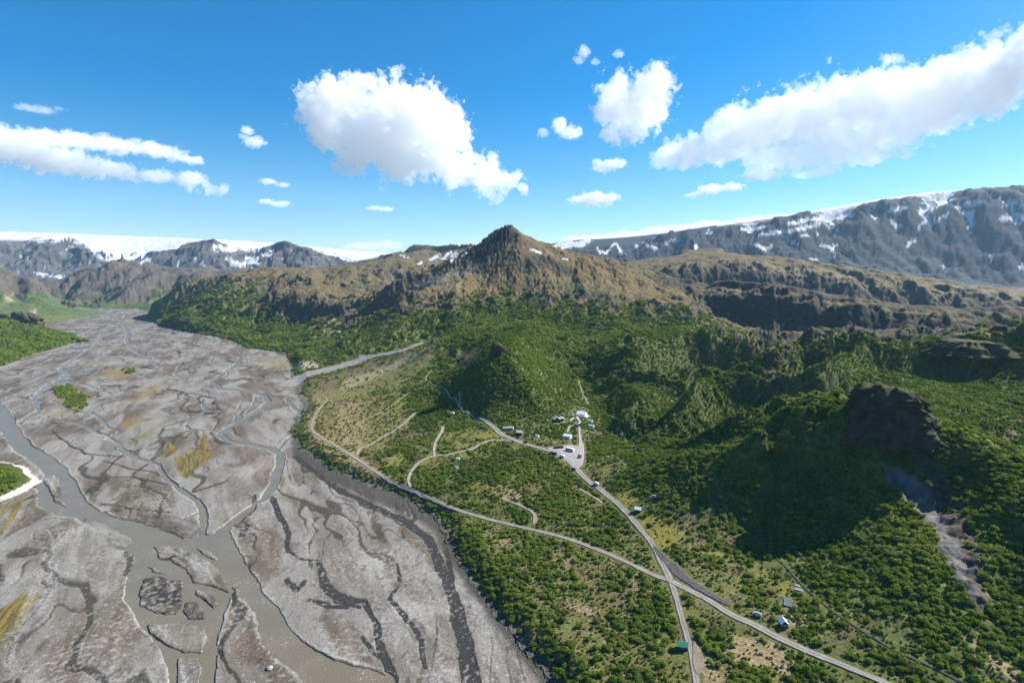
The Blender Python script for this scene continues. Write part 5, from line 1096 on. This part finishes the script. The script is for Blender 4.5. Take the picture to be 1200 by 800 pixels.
crag(1050, 404, 452, 25, 18, 301, 'large dark flat topped rock crag on the right hill above the long grey scree', lean=-.12)
crag(1143, 800, 398, 42, 30, 302, 'dark rounded rock knoll behind the right hill near the edge of the view', lean=-.1)
crag(584, 774, 402, 9, 11, 303, 'small dark rock pillar on top of the wooded hill above the huts', square=2.4)
crag(30, 2050, 366, 50, 30, 304, 'brown rock outcrop on the far left river bank', base=-5)
crag(12, 2150, 368, 35, 25, 305, 'smaller broken rock outcrop at the left edge beside the bigger one', base=-5)
print('crags', time.time() - T0)
# ------------------------------------------------------------------ clouds: real volumes of vapour above the haze
def mat_cloud(dens):
    m, nt = nodes('cloud vapour'); out = nd(nt, 'ShaderNodeOutputMaterial'); pv = nd(nt, 'ShaderNodeVolumeScatter', Density=dens, Anisotropy=0.0); pv.inputs['Color'].default_value = (1, 1, 1, 1)
    lk(nt, pv.outputs[0], out.inputs['Volume']); return m
def cloud(label, D, blobs, seed, dens=0.010, thick=.45, wisp=.5, vox=None, group='white clouds over the mountains'):
    'blobs: (px, py, radius x px, radius y px)'
    s = D / FPX; cxp = sum(b[0] for b in blobs) / len(blobs); cyp = sum(b[1] for b in blobs) / len(blobs); c0 = P3(cxp, cyp, D)
    g_ = np.random.default_rng(seed); P_, R_, RZ = [], [], []
    for b in blobs:
        rx, ry = b[2] * s, (b[3] if len(b) > 3 else b[2]) * s; q = P3(b[0], b[1], D)
        n_ = 2
        for i in range(n_): P_.append((q[0] - c0[0], (i - .5) * rx * thick * 1.0, q[2] - c0[2])); R_.append((rx, max(rx * thick, ry), ry))
    P_ = np.array(P_); R_ = np.array(R_); lo = (P_ - R_ * 1.35).min(0); hi__ = (P_ + R_ * 1.35).max(0)
    me = bpy.data.meshes.new('cloud'); me.vertices.add(len(P_)); me.vertices.foreach_set('co', P_.astype(f32).ravel()); a = me.attributes.new('reach', 'FLOAT_VECTOR', 'POINT'); a.data.foreach_set('vector', R_.astype(f32).ravel()); M_cloud = mat_cloud(dens * .30); me.materials.append(M_cloud)
    o = bpy.data.objects.new('cloud', me); COL.objects.link(o); o.location = c0; o['label'] = label; o['category'] = 'cloud'; o['group'] = group
    ng = bpy.data.node_groups.new('vapour', 'GeometryNodeTree'); ng.interface.new_socket('Geometry', in_out='INPUT', socket_type='NodeSocketGeometry'); ng.interface.new_socket('Geometry', in_out='OUTPUT', socket_type='NodeSocketGeometry')
    N_ = ng.nodes.new; Lk = ng.links.new; gi = N_('NodeGroupInput'); go = N_('NodeGroupOutput'); vc = N_('GeometryNodeVolumeCube'); pos = N_('GeometryNodeInputPosition')
    vc.inputs['Min'].default_value = lo; vc.inputs['Max'].default_value = hi__
    ext = hi__ - lo; vs = vox or max(ext.max() / 360, 13.0)
    for ax, k_ in zip('XYZ', range(3)): vc.inputs['Resolution ' + ax].default_value = max(12, int(ext[k_] / vs))
    base = float(np.mean(R_[:, 2]))
    def vm(op, a_, b_=None):
        q = N_('ShaderNodeVectorMath'); q.operation = op
        for i_, v_ in enumerate((a_, b_)):
            if v_ is None: continue
            if hasattr(v_, 'links'): Lk(v_, q.inputs[i_])
            else: q.inputs[i_].default_value = v_
        return q
    def mt(op, a_, b_=0.0, clamp=False):
        q = N_('ShaderNodeMath'); q.operation = op; q.use_clamp = clamp
        for i_, v_ in enumerate((a_, b_)):
            if hasattr(v_, 'links'): Lk(v_, q.inputs[i_])
            else: q.inputs[i_].default_value = v_
        return q.outputs[0]
    off = vm('ADD', pos.outputs[0], (seed * 1371.0, seed * 733.0, seed * 517.0))
    # bend the position a little, then measure against every blob
    wn = N_('ShaderNodeTexNoise'); wn.inputs['Scale'].default_value = 1 / (base * 2.2); wn.inputs['Detail'].default_value = 3.0; Lk(off.outputs[0], wn.inputs['Vector'])
    w1 = vm('SUBTRACT', wn.outputs['Color'], (.5, .5, .5)); w2 = vm('SCALE', w1.outputs[0]); w2.inputs['Scale'].default_value = base * 1.5; pw = vm('ADD', pos.outputs[0], w2.outputs[0])
    acc = None
    for p_, r__ in zip(P_, R_):
        d_ = vm('SUBTRACT', pw.outputs[0], tuple(p_)); e_ = vm('DIVIDE', d_.outputs[0], tuple(r__)); ln = vm('LENGTH', e_.outputs[0]); f_ = mt('SUBTRACT', 1.0, ln.outputs['Value'])
        acc = f_ if acc is None else mt('MAXIMUM', acc, f_)
    nz = N_('ShaderNodeTexNoise'); nz.inputs['Scale'].default_value = 1 / (base * .95); nz.inputs['Detail'].default_value = 7.0; nz.inputs['Roughness'].default_value = .70; Lk(off.outputs[0], nz.inputs['Vector'])
    n2 = N_('ShaderNodeTexNoise'); n2.inputs['Scale'].default_value = 1 / (base * .42); n2.inputs['Detail'].default_value = 6.0; n2.inputs['Roughness'].default_value = .72; Lk(off.outputs[0], n2.inputs['Vector'])
    nn = mt('MULTIPLY', mt('ADD', mt('SUBTRACT', nz.outputs[0], .5), mt('MULTIPLY', mt('SUBTRACT', n2.outputs[0], .5), .45)), 4.4 * wisp + 2.2)
    tot = mt('ADD', mt('SUBTRACT', mt('MULTIPLY', acc, 1.5), .2), nn); dn = tot
    Lk(dn, vc.inputs['Density']); sm_ = N_('GeometryNodeSetMaterial'); sm_.inputs['Material'].default_value = M_cloud; v2 = N_('GeometryNodeVolumeToMesh'); v2.inputs['Threshold'].default_value = .12; v2.inputs['Adaptivity'].default_value = 0.0; Lk(vc.outputs[0], v2.inputs[0]); Lk(v2.outputs[0], sm_.inputs['Geometry']); Lk(sm_.outputs[0], go.inputs[0])
    md = o.modifiers.new('vapour', 'NODES'); md.node_group = ng; return o
cloud('biggest white cloud of the middle sky, left of the pointed mountain', 14500, [(375,125,24),(372,150,22),(405,140,36),(440,150,40),(475,145,42),(510,150,34),(420,170,30),(465,178,34),(505,185,28),(533,160,16),(530,198,24),(560,205,24),(590,215,22,14),(612,222,13,9),(420,92,18,9)], 3, dens=.011, wisp=.85)
cloud('long streaky cloud at the left edge of the sky', 14000, [(-20,165,40,20),(20,172,40,20),(60,185,40,18),(100,194,34,13),(140,200,26,10),(180,207,24,8),(225,212,20,10),(252,222,16,6),(70,163,40,9),(130,170,40,8),(180,176,34,7),(218,186,24,6)], 5, dens=.009, wisp=.7)
cloud('torn white cloud high between the two largest clouds', 10000, [(772,98,20),(757,108,20),(722,112,22),(735,130,28),(758,132,24),(705,132,14),(718,158,18,10),(745,155,16,9)], 7, dens=.012, wisp=.95)
cloud('small ragged cloud left of the torn white cloud', 10500, [(656,147,9,10),(668,156,14,9),(636,155,8,5)], 8, dens=.014)
cloud('lens shaped white cloud low over the ridge', 17000, [(680,234,16,6),(698,233,22,9),(712,233,14,7)], 9, dens=.014, wisp=.35)
cloud('thin cloud wisp just above the lens shaped cloud', 14000, [(705,198,14,5),(718,192,18,6),(700,190,8,4)], 10, dens=.014)
cloud('huge bright cloud bank reaching to the right edge of the sky', 11200, [(790,183,28,16),(820,178,36,20),(850,162,36,26),(890,150,42,32),(935,140,48,38),(985,130,50,38),(1035,120,50,38),(1085,112,50,38),(1135,95,50,36),(1185,80,50,34),(1235,60,50,34),(905,178,40,18),(955,178,42,20),(1005,165,44,22),(1060,150,46,22),(1110,130,44,22),(1160,115,44,22),(890,203,30,8),(960,196,34,8),(1030,182,30,8)], 12, dens=.0085, wisp=.8)
cloud('flat thin cloud under the left end of the cloud bank', 15500, [(815,229,14,4),(835,222,20,6),(858,219,16,5)], 13, dens=.014)
cloud('tiny torn cloud left of the biggest cloud, upper piece', 12500, [(290,153,9,5),(298,167,14,7),(285,160,6,4)], 14, dens=.014)
cloud('small flat cloud below the tiny torn one', 15500, [(315,213,12,4),(332,217,9,3)], 15, dens=.014)
cloud('small flat cloud closest to the left glacier', 16000, [(312,236,10,4),(328,239,14,4)], 16, dens=.014)
cloud('faint flat cloud above the valley head', 16500, [(438,244,10,3),(452,245,12,3)], 17, dens=.014)
cloud('thin pale wisp near the left edge high in the sky', 11500, [(30,126,14,4),(50,129,16,5),(70,128,8,3)], 18, dens=.006)
cloud('tiny wisp high above the torn white cloud', 9500, [(684,60,9,7),(678,70,7,5),(725,64,8,5),(697,72,6,4)], 19, dens=.012)
cloud('low white cloud bank behind the right hand mountain ridge', 18500, [(690,281,40,6),(740,277,40,7),(790,271,44,8),(840,266,44,8),(890,260,40,7),(930,254,30,5)], 20, dens=.006, wisp=.35)
cloud('low white cloud behind the gap left of the pointed mountain', 18500, [(430,289,30,6),(455,287,20,6),(540,291,30,4)], 21, dens=.005, wisp=.35)
SC.cycles.transparent_max_bounces = 96; SC.cycles.volume_bounces = 10; SC.cycles.volume_step_rate = 1.0; SC.cycles.volume_max_steps = 512
SC.cycles.max_bounces = 14; SC.cycles.diffuse_bounces = 3; SC.cycles.glossy_bounces = 2; SC.cycles.transmission_bounces = 4
print('clouds', time.time() - T0)
